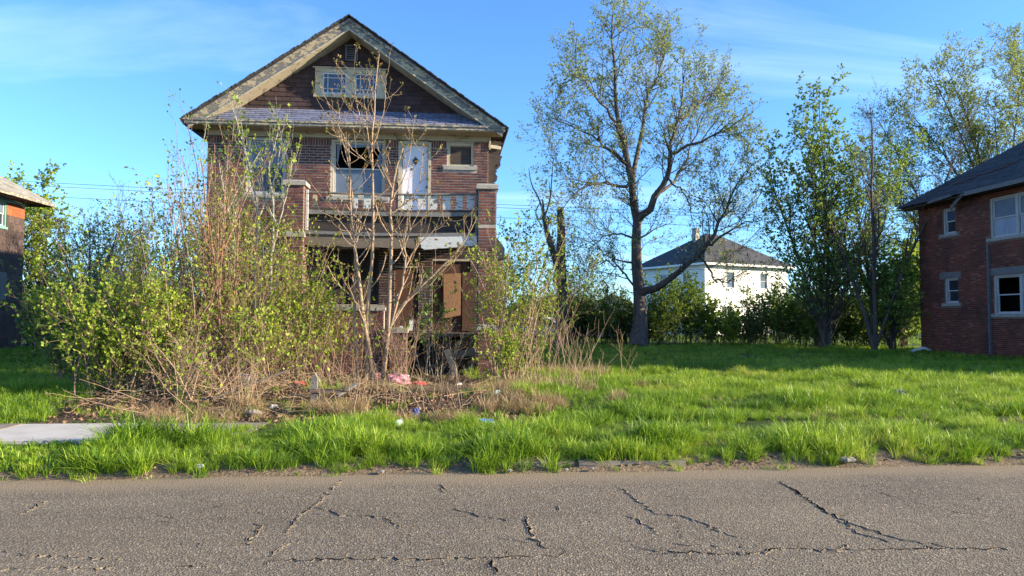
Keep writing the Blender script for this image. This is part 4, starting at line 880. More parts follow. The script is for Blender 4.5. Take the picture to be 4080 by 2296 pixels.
def tubes(groups, sides):
    V, Fc = [], []; off = 0
    for pts, rad in groups:
        N, n1, _ = pts.shape
        if N == 0: continue
        T = np.empty_like(pts); T[:, 1:-1] = pts[:, 2:]-pts[:, :-2]; T[:, 0] = pts[:, 1]-pts[:, 0]; T[:, -1] = pts[:, -1]-pts[:, -2]; T = nrm(T)
        m = nrm(pts[:, -1]-pts[:, 0]); ref = np.where(np.abs(m[:, 2:3]) > .8, np.array([[1., 0, 0]]), np.array([[0, 0, 1.]]))
        u = nrm(np.cross(T, ref[:, None, :])); v = np.cross(T, u); S = sides
        an = np.arange(S)*2*np.pi/S; ring = pts[:, :, None, :]+rad[:, :, None, None]*(np.cos(an)[None, None, :, None]*u[:, :, None, :]+np.sin(an)[None, None, :, None]*v[:, :, None, :])
        V.append(ring.reshape(-1, 3))
        b0 = off+(np.arange(N)*n1*S)[:, None, None]+(np.arange(n1-1)*S)[None, :, None]; k = np.arange(S)[None, None, :]; k2 = (k+1) % S
        Fc.append(np.stack([b0+k, b0+k2, b0+S+k2, b0+S+k], -1).reshape(-1, 4)); off += N*n1*S
    return np.concatenate(V), np.concatenate(Fc)
def leaves(rng, P, D, size, shape=.62, up=.25, fold=.18):
    M = len(P); D = nrm(D+rng.normal(0, .55, (M, 3))+np.array([0, 0, up])); r = rng.normal(size=(M, 3)); r = nrm(np.cross(D, r)); nn = np.cross(D, r); s = size[:, None]
    mid = P+D*s*.45; V = np.stack([P, mid+r*s*shape*.5+nn*s*fold, P+D*s, mid-r*s*shape*.5+nn*s*fold], 1).reshape(-1, 3)
    b0 = np.arange(M)[:, None]*4; F = np.concatenate([b0+np.array([[0, 1, 2]]), b0+np.array([[0, 2, 3]])], 1).reshape(-1, 3)
    return V, F, np.repeat(rng.rand(M), 4)
def on_branches(rng, groups, per, t0=.15, t1=1.0):
    PS, DS = [], []
    for pts, rad in groups:
        N, n1, _ = pts.shape; nod = max(1, int(round(per/2.4))); cl = max(1, int(round(per/nod))); idx = np.repeat(np.arange(N), nod*cl); M = len(idx); t = np.clip(np.repeat(rng.uniform(t0, t1, N*nod), cl)+rng.normal(0, .012, M), 0, 1); f = t*(n1-1); i = np.minimum(f.astype(int), n1-2); w = (f-i)[:, None]
        PS.append(pts[idx, i]*(1-w)+pts[idx, i+1]*w); DS.append(nrm(pts[idx, i+1]-pts[idx, i])+rng.normal(0, .6, (M, 3)))
    return np.concatenate(PS), np.concatenate(DS)
def snap(c0, stems):
    A = np.concatenate([p[0] for p, r in stems]); return list(A[np.argmin(np.linalg.norm(A-np.array(c0), axis=1))])
def smooth_limb(ctrl, n=12):
    c = np.array(ctrl, float); m = len(c); out = []
    for s in np.linspace(0, m-1, n+1):
        i = min(int(s), m-2); t = s-i; p0, p1, p2, p3 = c[max(i-1, 0)], c[i], c[i+1], c[min(i+2, m-1)]
        out.append(.5*((2*p1)+(-p0+p2)*t+(2*p0-5*p1+4*p2-p3)*t*t+(-p0+3*p1-3*p2+p3)*t**3))
    return np.array(out)
TRI = [0]
def plant(name, label, cat, loc, stems, twigs, leafspec, bark='bark_dark', twigbark=None, group=None, sides=7, tsides=3, trunkname='trunk'):
    """stems/twigs: lists of (pts, rad) arrays; leafspec: list of (P, D, size, material, shape)"""
    root = empty(name, loc); tag(root, label, cat, group)
    V, F = tubes(stems, sides); tr_ = npmesh(trunkname, V, F, bark, root, smooth=True); TRI[0] += 2*len(F)
    if cat == 'weeds': tag(tr_, kind='stuff')
    if twigs:
        V, F = tubes(twigs, tsides); tag(npmesh('branches', V, F, twigbark or bark, root, smooth=True), kind='stuff'); TRI[0] += 2*len(F)
    for i, (P, D, sz, mt, shp) in enumerate(leafspec):
        if len(P) == 0: continue
        V, F, a = leaves(plant.rng, P, D, sz, shp); tag(npmesh('crown' if i == 0 else 'buds', V, F, mt, root, a), kind='stuff'); TRI[0] += len(F)
    return root
plant.rng = np.random.RandomState(99)
def gl(x, y, s=0): return np.array([x, y, gz(x, y)-s])

def attach(stems, tips, rng, rmax=.075):
    """limbs that leave the standing limbs and end at the given crown points"""
    new = []
    for T in sorted(tips, key=lambda t: np.linalg.norm(t-stems[0][0][0, 6])):
        best = None
        for p, r in stems+new:
            n = p.shape[1]; Q = p[0, n//5:]; rr = r[0, n//5:]; d = T-Q; L = np.linalg.norm(d, axis=1); el = d[:, 2]/np.maximum(L, 1e-6)
            cost = L+np.where(L < 1.6, 6, 0)+np.maximum(0, .25-el)*9; k = int(np.argmin(cost))
            if best is None or cost[k] < best[0]: best = (cost[k], Q[k], rr[k], L[k])
        _, p0, r0, L = best; mid = (p0+T)/2+np.array([0, 0, .05*L])+rng.normal(0, .05*L, 3); m2 = p0+(mid-p0)*.5+np.array([0, 0, -.02*L])
        c = smooth_limb([p0, m2, mid, T], 12); a = min(r0*.62, rmax*(.5+L/6)); new.append((c[None], (a+(.014-a)*np.linspace(0, 1, 13)**.8)[None]))
    return new
def twigs(rng, stems, perm, L1, ks, up=.08, ang=(25, 60), t0=.3):
    l1, l2, l3 = [], [], []
    for p, r in stems:
        Lp = np.linalg.norm(np.diff(p, axis=1), axis=2).sum(); k = max(3, int(Lp*perm))
        a = spawn(rng, p, r, k, t0, 1., ang, (.6, 1.5), .5, .3, Labs=L1); l1.append(grow(rng, a[0], a[1], a[2], np.clip(a[3], .008, .03), 6, .09, up, .3))
    for g in l1: a = spawn(rng, *g, ks[0], .12, 1., (25, 60), (.3, .6), .55, .35); l2.append(grow(rng, a[0], a[1], a[2], np.clip(a[3], .006, .014), 3, .13, up*.6, .45))
    for g in l2: a = spawn(rng, *g, ks[1], .2, 1., (25, 60), (.4, .7), .6, .3); l3.append(grow(rng, a[0], a[1], a[2], np.clip(a[3], .004, .008), 1, .12, .03, .6))
    return l1, l2, l3
# --- the tall cottonwood-like tree: limbs after the photograph
def big_tree():
    rng = np.random.RandomState(7); Y = 35.0; B = np.array(atZ(2540, 1384, .2)); B[2] = gz(B[0], B[1])-.1
    def q(px, py, dy=0): v = atY(px, py, Y+dy); return [v.x, v.y, v.z]
    L = [([list(B), q(2545, 1200), q(2530, 1000), q(2535, 860), q(2515, 740), q(2490, 600), q(2460, 400, .5), q(2445, 250, .6), q(2440, 60, .4)], .50, .05),
         ([q(2540, 880), q(2610, 800, -.6), q(2665, 680, -1), q(2670, 560, -1.3), q(2710, 470, -1.2), q(2725, 300, -.8)], .30, .04),
         ([q(2560, 1230), q(2640, 1130, -1), q(2730, 1060, -1.6), q(2830, 960, -2), q(2890, 830, -2.2), q(2960, 700, -2)], .30, .04),
         ([q(2535, 700), q(2550, 560, 1), q(2580, 400, 1.4), q(2640, 250, 1.6), q(2650, 150, 1.8)], .20, .03),
         ([q(2500, 650), q(2420, 600, .8), q(2380, 560, 1.2), q(2300, 510, 1.6), q(2200, 470, 1.6)], .15, .025),
         ([q(2525, 760), q(2460, 740, -1.2), q(2390, 730, -2), q(2300, 760, -2.6), q(2240, 840, -2.6)], .13, .02),
         ([q(2480, 560), q(2420, 440, -1), q(2340, 350, -1.6), q(2290, 260, -1.4)], .13, .02),
         ([q(2700, 470, -1.2), q(2800, 400, .5), q(2880, 330, 1)], .12, .02),
         ([q(2680, 620, -1.2), q(2790, 560, -2), q(2880, 520, -2.4), q(2960, 480, -2.4)], .12, .02),
         ([q(2830, 960, -2), q(2940, 900, -3), q(3030, 880, -3.2)], .10, .02),
         ([q(2770, 1020, -1.8), q(2840, 1100, -2), q(2890, 1120, -2.1), q(2990, 1070, -2.5)], .09, .02),
         ([q(2545, 1120), q(2480, 1080, -.8), q(2410, 1040, -1.4), q(2350, 1090, -1.6)], .09, .015),
         ([q(2530, 960), q(2450, 930, 1), q(2380, 960, 1.5), q(2330, 1050, 1.6)], .09, .015),
         ([q(2670, 700, -1), q(2730, 780, -2.2), q(2760, 880, -2.4)], .08, .02),
         ([q(2630, 780, -.6), q(2700, 700, 1.2), q(2760, 560, 1.8), q(2820, 430, 2)], .14, .02)]
    stems, tw = [], []
    for c, r0, r1 in L:
        if stems: c[0] = snap(c[0], stems)
        p = smooth_limb(c, 14); n = len(p); p[1:-1] += rng.normal(0, .05, (n-2, 3)); r0 *= .8; rr = r0+(r1*.7-r0)*np.linspace(0, 1, n)**.7
        if r0 > .38: rr[0] *= 1.35; rr[1] *= 1.1
        stems.append((p[None], rr[None]))
    tips = [(2440, 20), (2540, 70), (2480, 110), (2600, 160), (2650, 150), (2730, 225), (2820, 260), (2870, 335), (2925, 345), (2950, 470), (2990, 540), (2300, 170), (2270, 260), (2265, 330), (2200, 390), (2160, 470), (2170, 550), (2230, 640), (2200, 770), (3020, 620), (3035, 760), (3030, 880), (2990, 960), (2280, 900), (2330, 1060), (2360, 420), (2400, 200), (2560, 250), (2660, 330), (2790, 470), (2860, 640), (2930, 780), (2350, 640), (2330, 830), (2620, 480), (2540, 400), (2780, 780), (2700, 900), (2420, 1000), (2880, 1000), (2470, 300), (2380, 300), (2760, 330), (2240, 700), (2960, 860), (2210, 880), (2260, 980), (2300, 760), (2380, 720), (2400, 880), (2450, 960), (2980, 700), (2900, 900), (2840, 820), (2760, 680), (2830, 720), (2940, 640), (3000, 830), (2650, 950), (2600, 620), (2420, 560), (2310, 560), (2260, 600), (2700, 560), (2500, 480), (2880, 480), (2340, 950), (2400, 1080), (2920, 1040)]
    stems += attach(stems, [np.array(q(a+rng.normal(0, 12), b_+rng.normal(0, 12), rng.uniform(-3.2, 3.2))) for a, b_ in tips], rng)
    l1, l2, l3 = twigs(rng, stems, 2.6, 1.8, (9, 4))
    P, D = on_branches(rng, l3, 3, .2); P2, D2 = on_branches(rng, l2, 3, .4); P = np.concatenate([P, P2]); D = np.concatenate([D, D2])
    hi = np.clip((P[:, 2]-3)/8, .35, 1); keep = rng.rand(len(P)) < hi*.72; P, D = P[keep], D[keep]
    plant('cottonwood_tree', 'tall spreading tree with thick forked trunk and sparse yellow green leaves', 'tree', (B[0], B[1], B[2]), stems+l1, l2+l3, [(P, D, rng.uniform(.055, .115, len(P)), 'leaf_pale', .75)], 'bark_dark', 'bark_twig')
big_tree()

# --- general tree: trunk(s) + crown envelope
def tree(name, label, px, Y, top_py, spread, seed, leaf='leaf_green', lsize=.14, dens=1.0, stems=1, lean=0., base_t=.25, bark='bark_dark', up=.10, ang=(25, 60), group=None, rad=None, nb=16, gap=1.0, l1len=.35, cat='tree', x=None, lv=3):
    rng = np.random.RandomState(seed); g = atZ(px, 1390, .2) if x is None else None; v = atY(px, 1300, Y); X = v.x if x is None else x
    B = gl(X, Y, .08); Ht = atY(px, top_py, Y).z-B[2]; rad = rad or Ht*.018
    P0 = np.repeat(B[None], stems, 0)+np.c_[rng.uniform(-.12, .12, (stems, 2))*(stems > 1)*spread*.5, np.zeros(stems)]
    D0 = np.c_[rng.normal(0, .06+.10*(stems > 1), (stems, 2)), np.ones(stems)]; D0[:, 0] += lean
    Ls = Ht*np.where(np.arange(stems) == 0, .97, rng.uniform(.68, .98, stems)); t = grow(rng, P0, D0, Ls, np.full(stems, rad)*rng.uniform(.6, 1, stems), 12, .045, .035, .12)
    a = spawn(rng, *t, nb, base_t, .98, ang, (.75, 1.25), .5, .55, Labs=spread*1.35); l1 = grow(rng, a[0], a[1], a[2], np.minimum(a[3], .05), 6, .09, up, .25)
    a = spawn(rng, *l1, 7, .15, 1., (25, 60), (.35, .6), .6, .4); l2 = grow(rng, a[0], a[1], a[2], np.clip(a[3], .007, .02), 3, .11, up*.6, .45)
    gs = [l2]
    if lv > 2: a = spawn(rng, *l2, 3, .2, 1., (25, 60), (.4, .7), .6, .3); gs.append(grow(rng, a[0], a[1], a[2], np.clip(a[3], .005, .01), 2, .1, up*.4, .6))
    per = max(1, int(round(4*dens))); P, D = on_branches(rng, gs, per, .15)
    if dens < 1: k = rng.rand(len(P)) < dens; P, D = P[k], D[k]
    return plant(name, label, cat, tuple(B), [t, l1], gs, [(P, D, rng.uniform(.6, 1.15, len(P))*lsize, leaf, .7)] if dens > 0 else [], bark, 'bark_twig', group)

# right hand group in front of the brick house flank
tree('maple_tree', 'dense dark green leafy tree with ragged spire crown beside the brick house', 3290, 31.5, 330, 2.3, 21, 'leaf_mid', .125, 1.5, 6, base_t=.05, up=.15, nb=32, ang=(25, 60), rad=.11)
tree('bare_tree', 'dark nearly bare upright tree beside the dense green tree', 3490, 29.6, 400, 2.0, 22, 'leaf_olive', .08, .10, 5, base_t=.25, up=.16, nb=18, ang=(15, 40), rad=.12)
tree('maple_tree', 'low dark leaved tree filling the gap against the brick flank', 3560, 30.0, 1000, 1.9, 23, 'leaf_mid', .125, 1.4, 4, base_t=.1, up=.05, nb=16, rad=.09)
tree('maple_tree', 'bright green sapling lit from behind between the brick house and dark tree', 3600, 34.5, 1010, 2.0, 24, 'leaf_lime', .18, 1.2, 3, base_t=.08, up=.05, nb=16, rad=.07)
# airy trees behind the brick house
def fan_tree(name, label, px, Y, tips, seed, leaf, lsize, r0=.26, keep=.95, ks=(9, 4), perm=2.6, L1=1.9, dep=3.5, cat='tree'):
    rng = np.random.RandomState(seed); q = lambda a, b_, dy=0: np.array(atY(a, b_, Y+dy)); X = q(px, 1300)[0]; B = gl(X, Y, .1)
    top = B+np.array([0, 0, 4.2]); T = smooth_limb([B, B+(top-B)*.5+rng.normal(0, .1, 3), top], 12); stems = [(T[None], np.linspace(r0, r0*.7, 13)[None])]
    tp = [q(a, b_, rng.uniform(-dep, dep)) for a, b_ in tips]; far = sorted(tp, key=lambda t: -np.linalg.norm(t-top))
    main = far[::3]
    for t in main:
        d = t-top; c = smooth_limb([T[9], top+d*.25+np.array([0, 0, .10])*np.linalg.norm(d), top+d*.6+np.array([0, 0, .10])*np.linalg.norm(d), t], 12); a = r0*.55; stems.append((c[None], (a+(.015-a)*np.linspace(0, 1, 13)**.75)[None]))
    ids = {id(t) for t in main}; stems += attach(stems, [t for t in tp if id(t) not in ids], rng, .06)
    l1, l2, l3 = twigs(rng, stems, perm, L1, ks, .06)
    P, D = on_branches(rng, l3, 3, .2); P2, D2 = on_branches(rng, l2, 3, .4); P = np.concatenate([P, P2]); D = np.concatenate([D, D2]); k = rng.rand(len(P)) < keep; P, D = P[k], D[k]
    plant(name, label, cat, tuple(B), stems+l1, l2+l3, [(P, D, rng.uniform(.6, 1.2, len(P))*lsize, leaf, .7)], 'bark_dark', 'bark_twig')
fan_tree('elm_tree', 'wide airy tree with fine yellow green leaves behind the brick house roof', 4010, 43., [(3640, 330), (3700, 280), (3770, 260), (3850, 230), (3920, 260), (3980, 300), (3600, 420), (3650, 470), (3580, 520), (3740, 400), (3820, 370), (3900, 400), (3700, 540), (3780, 500), (3860, 520), (3960, 440), (3620, 600), (3560, 640), (4060, 380), (4040, 500), (3680, 660), (3950, 560)], 31, 'leaf_pale', .105)
fan_tree('elm_tree', 'airy tree arching left from behind the brick house roof', 3760, 46., [(3460, 560), (3420, 650), (3500, 480), (3560, 520), (3450, 760), (3400, 800), (3520, 680), (3600, 600), (3480, 870), (3560, 790), (3430, 920), (3380, 700), (3620, 720), (3520, 960)], 33, 'leaf_pale', .10, .2, .7)
fan_tree('elm_tree', 'airy tree crown topping the brick house roof, tallest of its row', 4230, 45., [(3970, 210), (4010, 160), (4040, 240), (4080, 180), (4150, 120), (4220, 150), (4300, 220), (4000, 320), (4090, 300), (4180, 280), (4260, 330), (4380, 380), (4050, 420), (4150, 430), (4350, 520)], 34, 'leaf_pale', .105, .24)

# the broken snag
def snag():
    rng = np.random.RandomState(5); Y = 36.; q = lambda px, py, dy=0: list(atY(px, py, Y+dy)); B = np.array(q(2236, 1385)); B[2] = gz(B[0], B[1])-.1
    S = [([list(B), q(2240, 1200), q(2232, 1040), q(2236, 930), q(2231, 828)], .36, .17), ([q(2236, 1080), q(2205, 1010, -.2), q(2180, 930, -.3), q(2165, 850, -.3)], .2, .11),
         ([q(2166, 870, -.3), q(2150, 800), q(2118, 735, .1), q(2107, 672, .2)], .06, .015), ([q(2172, 880, -.3), q(2190, 800), q(2198, 720, .2), q(2205, 630, .2)], .06, .015), ([q(2168, 862, -.3), q(2162, 800), q(2158, 800)], .07, .02), ([q(2150, 800), q(2135, 850), q(2160, 905)], .03, .03), ([q(2190, 790), q(2188, 730), q(2186, 724)], .025, .01)]
    st = []
    for c, a, b_ in S:
        if st: c[0] = snap(c[0], st)
        st.append((smooth_limb(c, 10)[None], np.linspace(a, b_, 11)[None]))
    a = spawn(rng, *st[0], 8, .3, .8, (30, 60), (.3, .6), .15, .3, Labs=1.4); tw = grow(rng, a[0], a[1], a[2], np.minimum(a[3], .02), 4, .15, .2, .4); P, D = on_branches(rng, [tw], 5)
    plant('dead_tree', 'dead broken trunk with a snapped top and two bare prongs', 'tree', tuple(B), st, [tw], [(P, D, np.full(len(P), .12), 'leaf_olive', .7)], 'bark_dark', 'bark_twig')
snag()

# trees at the left and behind the house
BG = 'trees beyond the house'
tree('willow_tree', 'pale yellow green tree rising behind the dark shingled house corner', 175, 38., 735, 2.6, 41, 'leaf_lime', .15, 1.6, 3, base_t=.15, up=.12, nb=22, ang=(15, 45), rad=.12)
tree('bare_tree', 'dark bare forked tree between the shingled house and the thicket', 330, 31., 800, 2.3, 42, 'leaf_olive', .08, .12, 3, lean=.06, base_t=.25, up=.10, nb=14, rad=.13)
tree('bare_tree', 'thin grey bare tree tangled with the thicket top', 470, 36., 850, 2.0, 43, 'leaf_olive', .08, .2, 3, base_t=.15, up=.10, nb=16, rad=.07)
for k, (px, Y, top, sp, lf, dn, lb) in enumerate([(380, 44, 900, 2.6, 'leaf_green', .9, 'green tree standing far behind the thicket beside the shingled house'), (600, 40, 870, 2.4, 'leaf_green', .6, 'small dark green tree behind the left end of the thicket'), (760, 42, 830, 2.2, 'leaf_dark', .5, 'grey green tree close behind the brick house left wall'),
        (2080, 38, 880, 2.0, 'leaf_green', .7, 'young green tree behind the right porch pier'), (2010, 33, 950, 1.6, 'leaf_green', .8, 'slender green tree hugging the right wall of the abandoned house'), (2290, 37, 980, 1.2, 'leaf_dark', .5, 'slim leafy stem standing next to the dead trunk'), (2380, 43, 1120, 2.0, 'leaf_dark', .5, 'low grey green tree behind the dead trunk and garage')]):
    tree('small_tree', lb, px, Y, top, sp, 60+k, lf, .13, dn, 3, base_t=.12, up=.12, nb=14, ang=(20, 50), rad=.06, group=BG)

# --- bushes
def bush(name, label, x, y, h, spread, stems, seed, leaf='leaf_lime', lsize=.08, per=4, bark='bark_tan', twig='bark_brown', rad=.014, up=.06, k1=7, k2=5, lean=(0, 0), l1=.42, t0=.2, group=None, leaft=.3, keep=1.0, cat='bush', wig=.06, arch=0., keepbase=1.):
    rng = np.random.RandomState(seed); B = gl(x, y, .05)
    P0 = np.repeat(B[None], stems, 0)+np.c_[rng.normal(0, spread*.16, (stems, 2)), np.zeros(stems)]
    for p in P0: p[2] = gz(p[0], p[1])-.05
    D0 = np.c_[rng.normal(0, .30*spread/h*1.2, (stems, 2)), np.ones(stems)]; D0[:, 0] += lean[0]; D0[:, 1] += lean[1]
    L = h*rng.uniform(.62, 1.05, stems); s = grow(rng, P0, D0, L, rad*rng.uniform(.55, 1.25, stems), 10, wig, -arch, .3)
    a = spawn(rng, *s, k1, t0, 1., (22, 55), (.6, 1.2), .6, .45, Labs=h*l1); b1 = grow(rng, a[0], a[1], a[2], np.clip(a[3], .004, .02), 5, .10, up, .35)
    a = spawn(rng, *b1, k2, .15, 1., (25, 60), (.3, .55), .7, .35); b2 = grow(rng, a[0], a[1], a[2], np.clip(a[3], .003, .007), 2, .12, up, .5)
    P, D = on_branches(rng, [b2], per, leaft); P1, D1 = on_branches(rng, [b1], per, .5); P = np.concatenate([P, P1]); D = np.concatenate([D, D1])
    if keep < 1: k = rng.rand(len(P)) < keep; P, D = P[k], D[k]
    return plant(name, label, cat, tuple(B), [s], [b1, b2], [(P, D, rng.uniform(.5, 1.2, len(P))*lsize, leaf, .78)], bark, twig, group, sides=5, trunkname='stems')
def bx(px, Y): return atY(px, 1400, Y).x
TH = 'shrubs of the thicket before the left half of the house'
# the leafy left flank of the thicket
bush('shrub', 'leafy bright green shrub on the outer left end of the thicket', bx(420, 12.6), 12.6, 1.9, 1.25, 18, 101, 'leaf_lime', .062, 7, k1=9, k2=5, group=TH, bark='bark_brown', t0=.08)
bush('shrub', 'leafy green shrub second in from the lawn end of the thicket', bx(560, 13.0), 13.0, 2.1, 1.1, 18, 102, 'leaf_lime', .06, 6, k1=8, k2=5, group=TH, bark='bark_tan', t0=.08)
bush('shrub', 'low broad green shrub behind the lawn end of the thicket', bx(330, 14.8), 14.8, 1.9, 1.5, 18, 103, 'leaf_green', .062, 6, k1=9, k2=5, group=TH, bark='bark_brown', t0=.08)
bush('shrub', 'loose green shrub with reddish shoots at the back of the thicket', bx(520, 16.0), 16.0, 3.3, 1.5, 14, 104, 'leaf_lime', .06, 4, k1=8, k2=5, group=TH, bark='bark_red', keep=.8, t0=.08)
bush('shrub', 'shrub with tan arching canes in the middle of the thicket', bx(690, 13.2), 13.2, 2.4, 1.2, 20, 105, 'leaf_lime', .058, 4, k1=7, k2=4, group=TH, bark='bark_tan', keep=.7, t0=.08)
bush('shrub', 'tall cane shrub with reddish brown upright stems in the thicket', bx(860, 14.2), 14.2, 4.6, 1.2, 16, 106, 'leaf_lime', .058, 3, k1=8, k2=4, l1=.26, group=TH, bark='bark_red', rad=.026, keep=.6, up=.09, t0=.08)
bush('shrub', 'tall cane shrub with slim tan stems beside the reddish one', bx(780, 14.6), 14.6, 4.2, 1.3, 14, 107, 'leaf_olive', .07, 3, k1=8, k2=4, l1=.28, group=TH, bark='bark_tan', rad=.020, keep=.5, up=.09, t0=.08)
bush('shrub', 'upright shrub of long whip shoots reaching the upper windows', bx(690, 16.0), 16.0, 5.6, 1.6, 13, 108, 'leaf_green', .06, 3, k1=9, k2=4, l1=.24, group=TH, bark='bark_pale', rad=.022, keep=.6, up=.14, t0=.08)
bush('shrub', 'upright shrub of whip shoots in front of the house left corner', bx(850, 16.4), 16.4, 5.9, 1.4, 12, 109, 'leaf_green', .06, 3, k1=10, k2=4, l1=.24, group=TH, bark='bark_brown', rad=.022, keep=.65, up=.13, t0=.08)
bush('shrub', 'sparse twiggy shrub below the left porch pier', bx(960, 13.6), 13.6, 2.9, 1.0, 14, 110, 'leaf_lime', .06, 3, k1=7, k2=4, group=TH, bark='bark_brown', keep=.6, t0=.08)
bush('shrub', 'small shrub with fresh lime leaves in front of the pale saplings', bx(1040, 13.0), 13.0, 1.9, .8, 10, 111, 'leaf_lime', .068, 4, k1=6, k2=4, group=TH, bark='bark_tan', keep=.8, t0=.08)
bush('shrub', 'slim shrub with lime leaf tufts against the left porch pier', bx(1150, 14.6), 14.6, 2.4, .9, 11, 112, 'leaf_lime', .068, 4, k1=6, k2=4, group=TH, bark='bark_tan', keep=.7, t0=.08)
bush('shrub', 'dense ivy green shrub against the brick left of the porch', bx(960, 17.6), 17.6, 4.4, 1.5, 14, 113, 'leaf_green', .062, 5, k1=9, k2=5, l1=.25, group=TH, bark='bark_brown', t0=.08)
bush('shrub', 'dense green shrub hiding the lower left house corner', bx(860, 18.0), 18.0, 4.2, 1.5, 14, 114, 'leaf_green', .062, 5, k1=9, k2=5, l1=.25, group=TH, bark='bark_brown', t0=.08)
bush('shrub', 'grey twiggy shrub trailing over the lawn from the thicket', bx(760, 12.0), 12.0, 1.3, 1.6, 16, 115, 'leaf_lime', .07, 2, k1=5, k2=3, group=TH, bark='bark_tan', keep=.4, arch=.04, t0=.08)
bush('shrub', 'dark green shrub in the gap between thicket and shingled house', bx(300, 20.), 20., 2.6, 1.8, 14, 116, 'leaf_green', .10, 4, k1=9, k2=5, group=TH, bark='bark_brown', t0=.08)
bush('shrub', 'thin green shrub standing before the dark bare forked tree', bx(230, 26.), 26., 3.4, 2.2, 14, 117, 'leaf_olive', .10, 3, k1=9, k2=5, group=TH, bark='bark_dark', twig='bark_twig', t0=.08)
bush('shrub', 'tangle of tan canes leaning on the left porch pier', bx(1180, 15.6), 15.6, 3.6, 1.1, 16, 141, 'leaf_lime', .06, 3, k1=9, k2=5, l1=.28, group=TH, bark='bark_tan', keep=.7, rad=.013, t0=.08)
bush('shrub', 'wide shrub of tan twigs with tiny lime leaves before the pale saplings', bx(1030, 15.8), 15.8, 4.0, 1.5, 20, 142, 'leaf_lime', .06, 4, k1=10, k2=5, l1=.27, group=TH, bark='bark_tan', keep=.75, rad=.014, t0=.08)
bush('shrub', 'wide shrub of brown twigs with tiny lime leaves before the house left corner', bx(880, 15.2), 15.2, 3.6, 1.7, 20, 143, 'leaf_lime', .06, 4, k1=10, k2=5, l1=.28, group=TH, bark='bark_brown', keep=.8, rad=.014, t0=.08)
bush('shrub', 'twiggy shrub with arching tan side branches on the thicket lawn side', bx(600, 14.4), 14.4, 3.3, 2.0, 18, 144, 'leaf_lime', .06, 4, k1=9, k2=5, l1=.34, group=TH, bark='bark_tan', keep=.8, rad=.013, t0=.08)
bush('shrub', 'low bramble of bare tan canes along the thicket foot', bx(800, 12.7), 12.7, 1.4, 1.7, 34, 145, 'leaf_lime', .055, 2, k1=6, k2=4, l1=.4, group=TH, bark='bark_tan', twig='bark_tan', keep=.3, rad=.008, wig=.12, t0=.08)
bush('shrub', 'low bramble of bare brown canes below the pale saplings', bx(1060, 13.0), 13.0, 1.3, 1.4, 26, 146, 'leaf_lime', .06, 2, k1=6, k2=4, l1=.4, group=TH, bark='bark_brown', keep=.35, rad=.008, wig=.12, t0=.08)
# pale saplings with smooth stems
def sapling(name, label, stems, Y, seed, bark, leafm, lsize, k1, per, lvl_len, ang, up, buds=None, keep=1., twig=None, k2=4, t0=.35, r1f=.25):
    rng = np.random.RandomState(seed); st = []
    for pts, r0, dy in stems:
        c = [list(atY(px, py, Y+dy*i/len(pts))) for i, (px, py) in enumerate(pts)]; c[0][2] = min(c[0][2], gz(c[0][0], c[0][1])-.05) if r0 > 0 else c[0][2]
        if r0 < 0: c[0] = snap(c[0], st)
        p = smooth_limb(c, 16); p[1:] += rng.normal(0, .008, (16, 3)); rr = abs(r0)*np.linspace(1, r1f, 17); st.append((p[None], rr[None]))
    l1 = []
    for g in st:
        a = spawn(rng, *g, k1, t0, .98, ang, (.5, 1.2), .55, .45, Labs=lvl_len); l1.append(grow(rng, a[0], a[1], a[2], np.clip(a[3], .005, .02), 7, .07, up, .45))
    l2 = []
    if k2:
        for g in l1: a = spawn(rng, *g, k2, .3, 1., (25, 55), (.3, .6), .7, .3); l2.append(grow(rng, a[0], a[1], a[2], np.clip(a[3], .004, .008), 4, .09, up, .6))
    P, D = on_branches(rng, l2 or l1, per, .4); k = rng.rand(len(P)) < keep; P, D = P[k], D[k]; sp = [(P, D, rng.uniform(.5, 1.2, len(P))*lsize, leafm, .75)]
    if buds:
        tips = np.concatenate([g[0][:, -1] for g in l1+l2+st]); T = np.repeat(tips, buds, 0); sp.append((T+rng.normal(0, .012, T.shape), rng.normal(0, .5, T.shape)+np.array([0, 0, .6]), rng.uniform(.03, .065, len(T)), 'leaf_bud', .6))
    B = np.array(st[0][0][0, 0]); return plant(name, label, 'sapling', tuple(B), st, l1+l2, sp, bark, twig or bark, None, sides=7)
sapling('pale_sapling', 'pale stemmed sapling with ascending branches before the left upper window', [([(1020, 1500), (1018, 1300), (1012, 1080), (1030, 870), (1000, 700), (965, 560), (925, 430)], .038, -.2), ([(1020, 1250), (1050, 1000), (1020, 800), (985, 640), (960, 480)], -.022, .3), ([(1028, 880), (1075, 760), (1110, 640), (1125, 520)], -.018, .2)], 14.9, 201, 'bark_pale', 'leaf_lime', .085, 10, 4, 1.15, (15, 40), .16, keep=.6, k2=3)
sapling('pale_sapling', 'second pale sapling close to the left porch pier', [([(1090, 1510), (1085, 1350), (1076, 1150), (1085, 960), (1090, 800), (1070, 680), (1098, 560), (1115, 470)], .036, .2), ([(1084, 1000), (1120, 860), (1150, 740), (1165, 640)], -.02, .4), ([(1080, 900), (1055, 780), (1040, 620)], -.018, -.2)], 15.0, 202, 'bark_pale', 'leaf_lime', .085, 10, 4, 1.1, (15, 40), .16, keep=.6, k2=3)
sapling('pale_sapling', 'thin pale sapling with crooked side branches inside the thicket', [([(970, 1520), (960, 1300), (930, 1100), (935, 950), (900, 800), (870, 640)], .028, .1), ([(935, 1000), (850, 920), (760, 880), (640, 870)], -.018, -.6)], 14.5, 203, 'bark_pale', 'leaf_lime', .08, 10, 3, 1.2, (25, 60), .08, keep=.5)
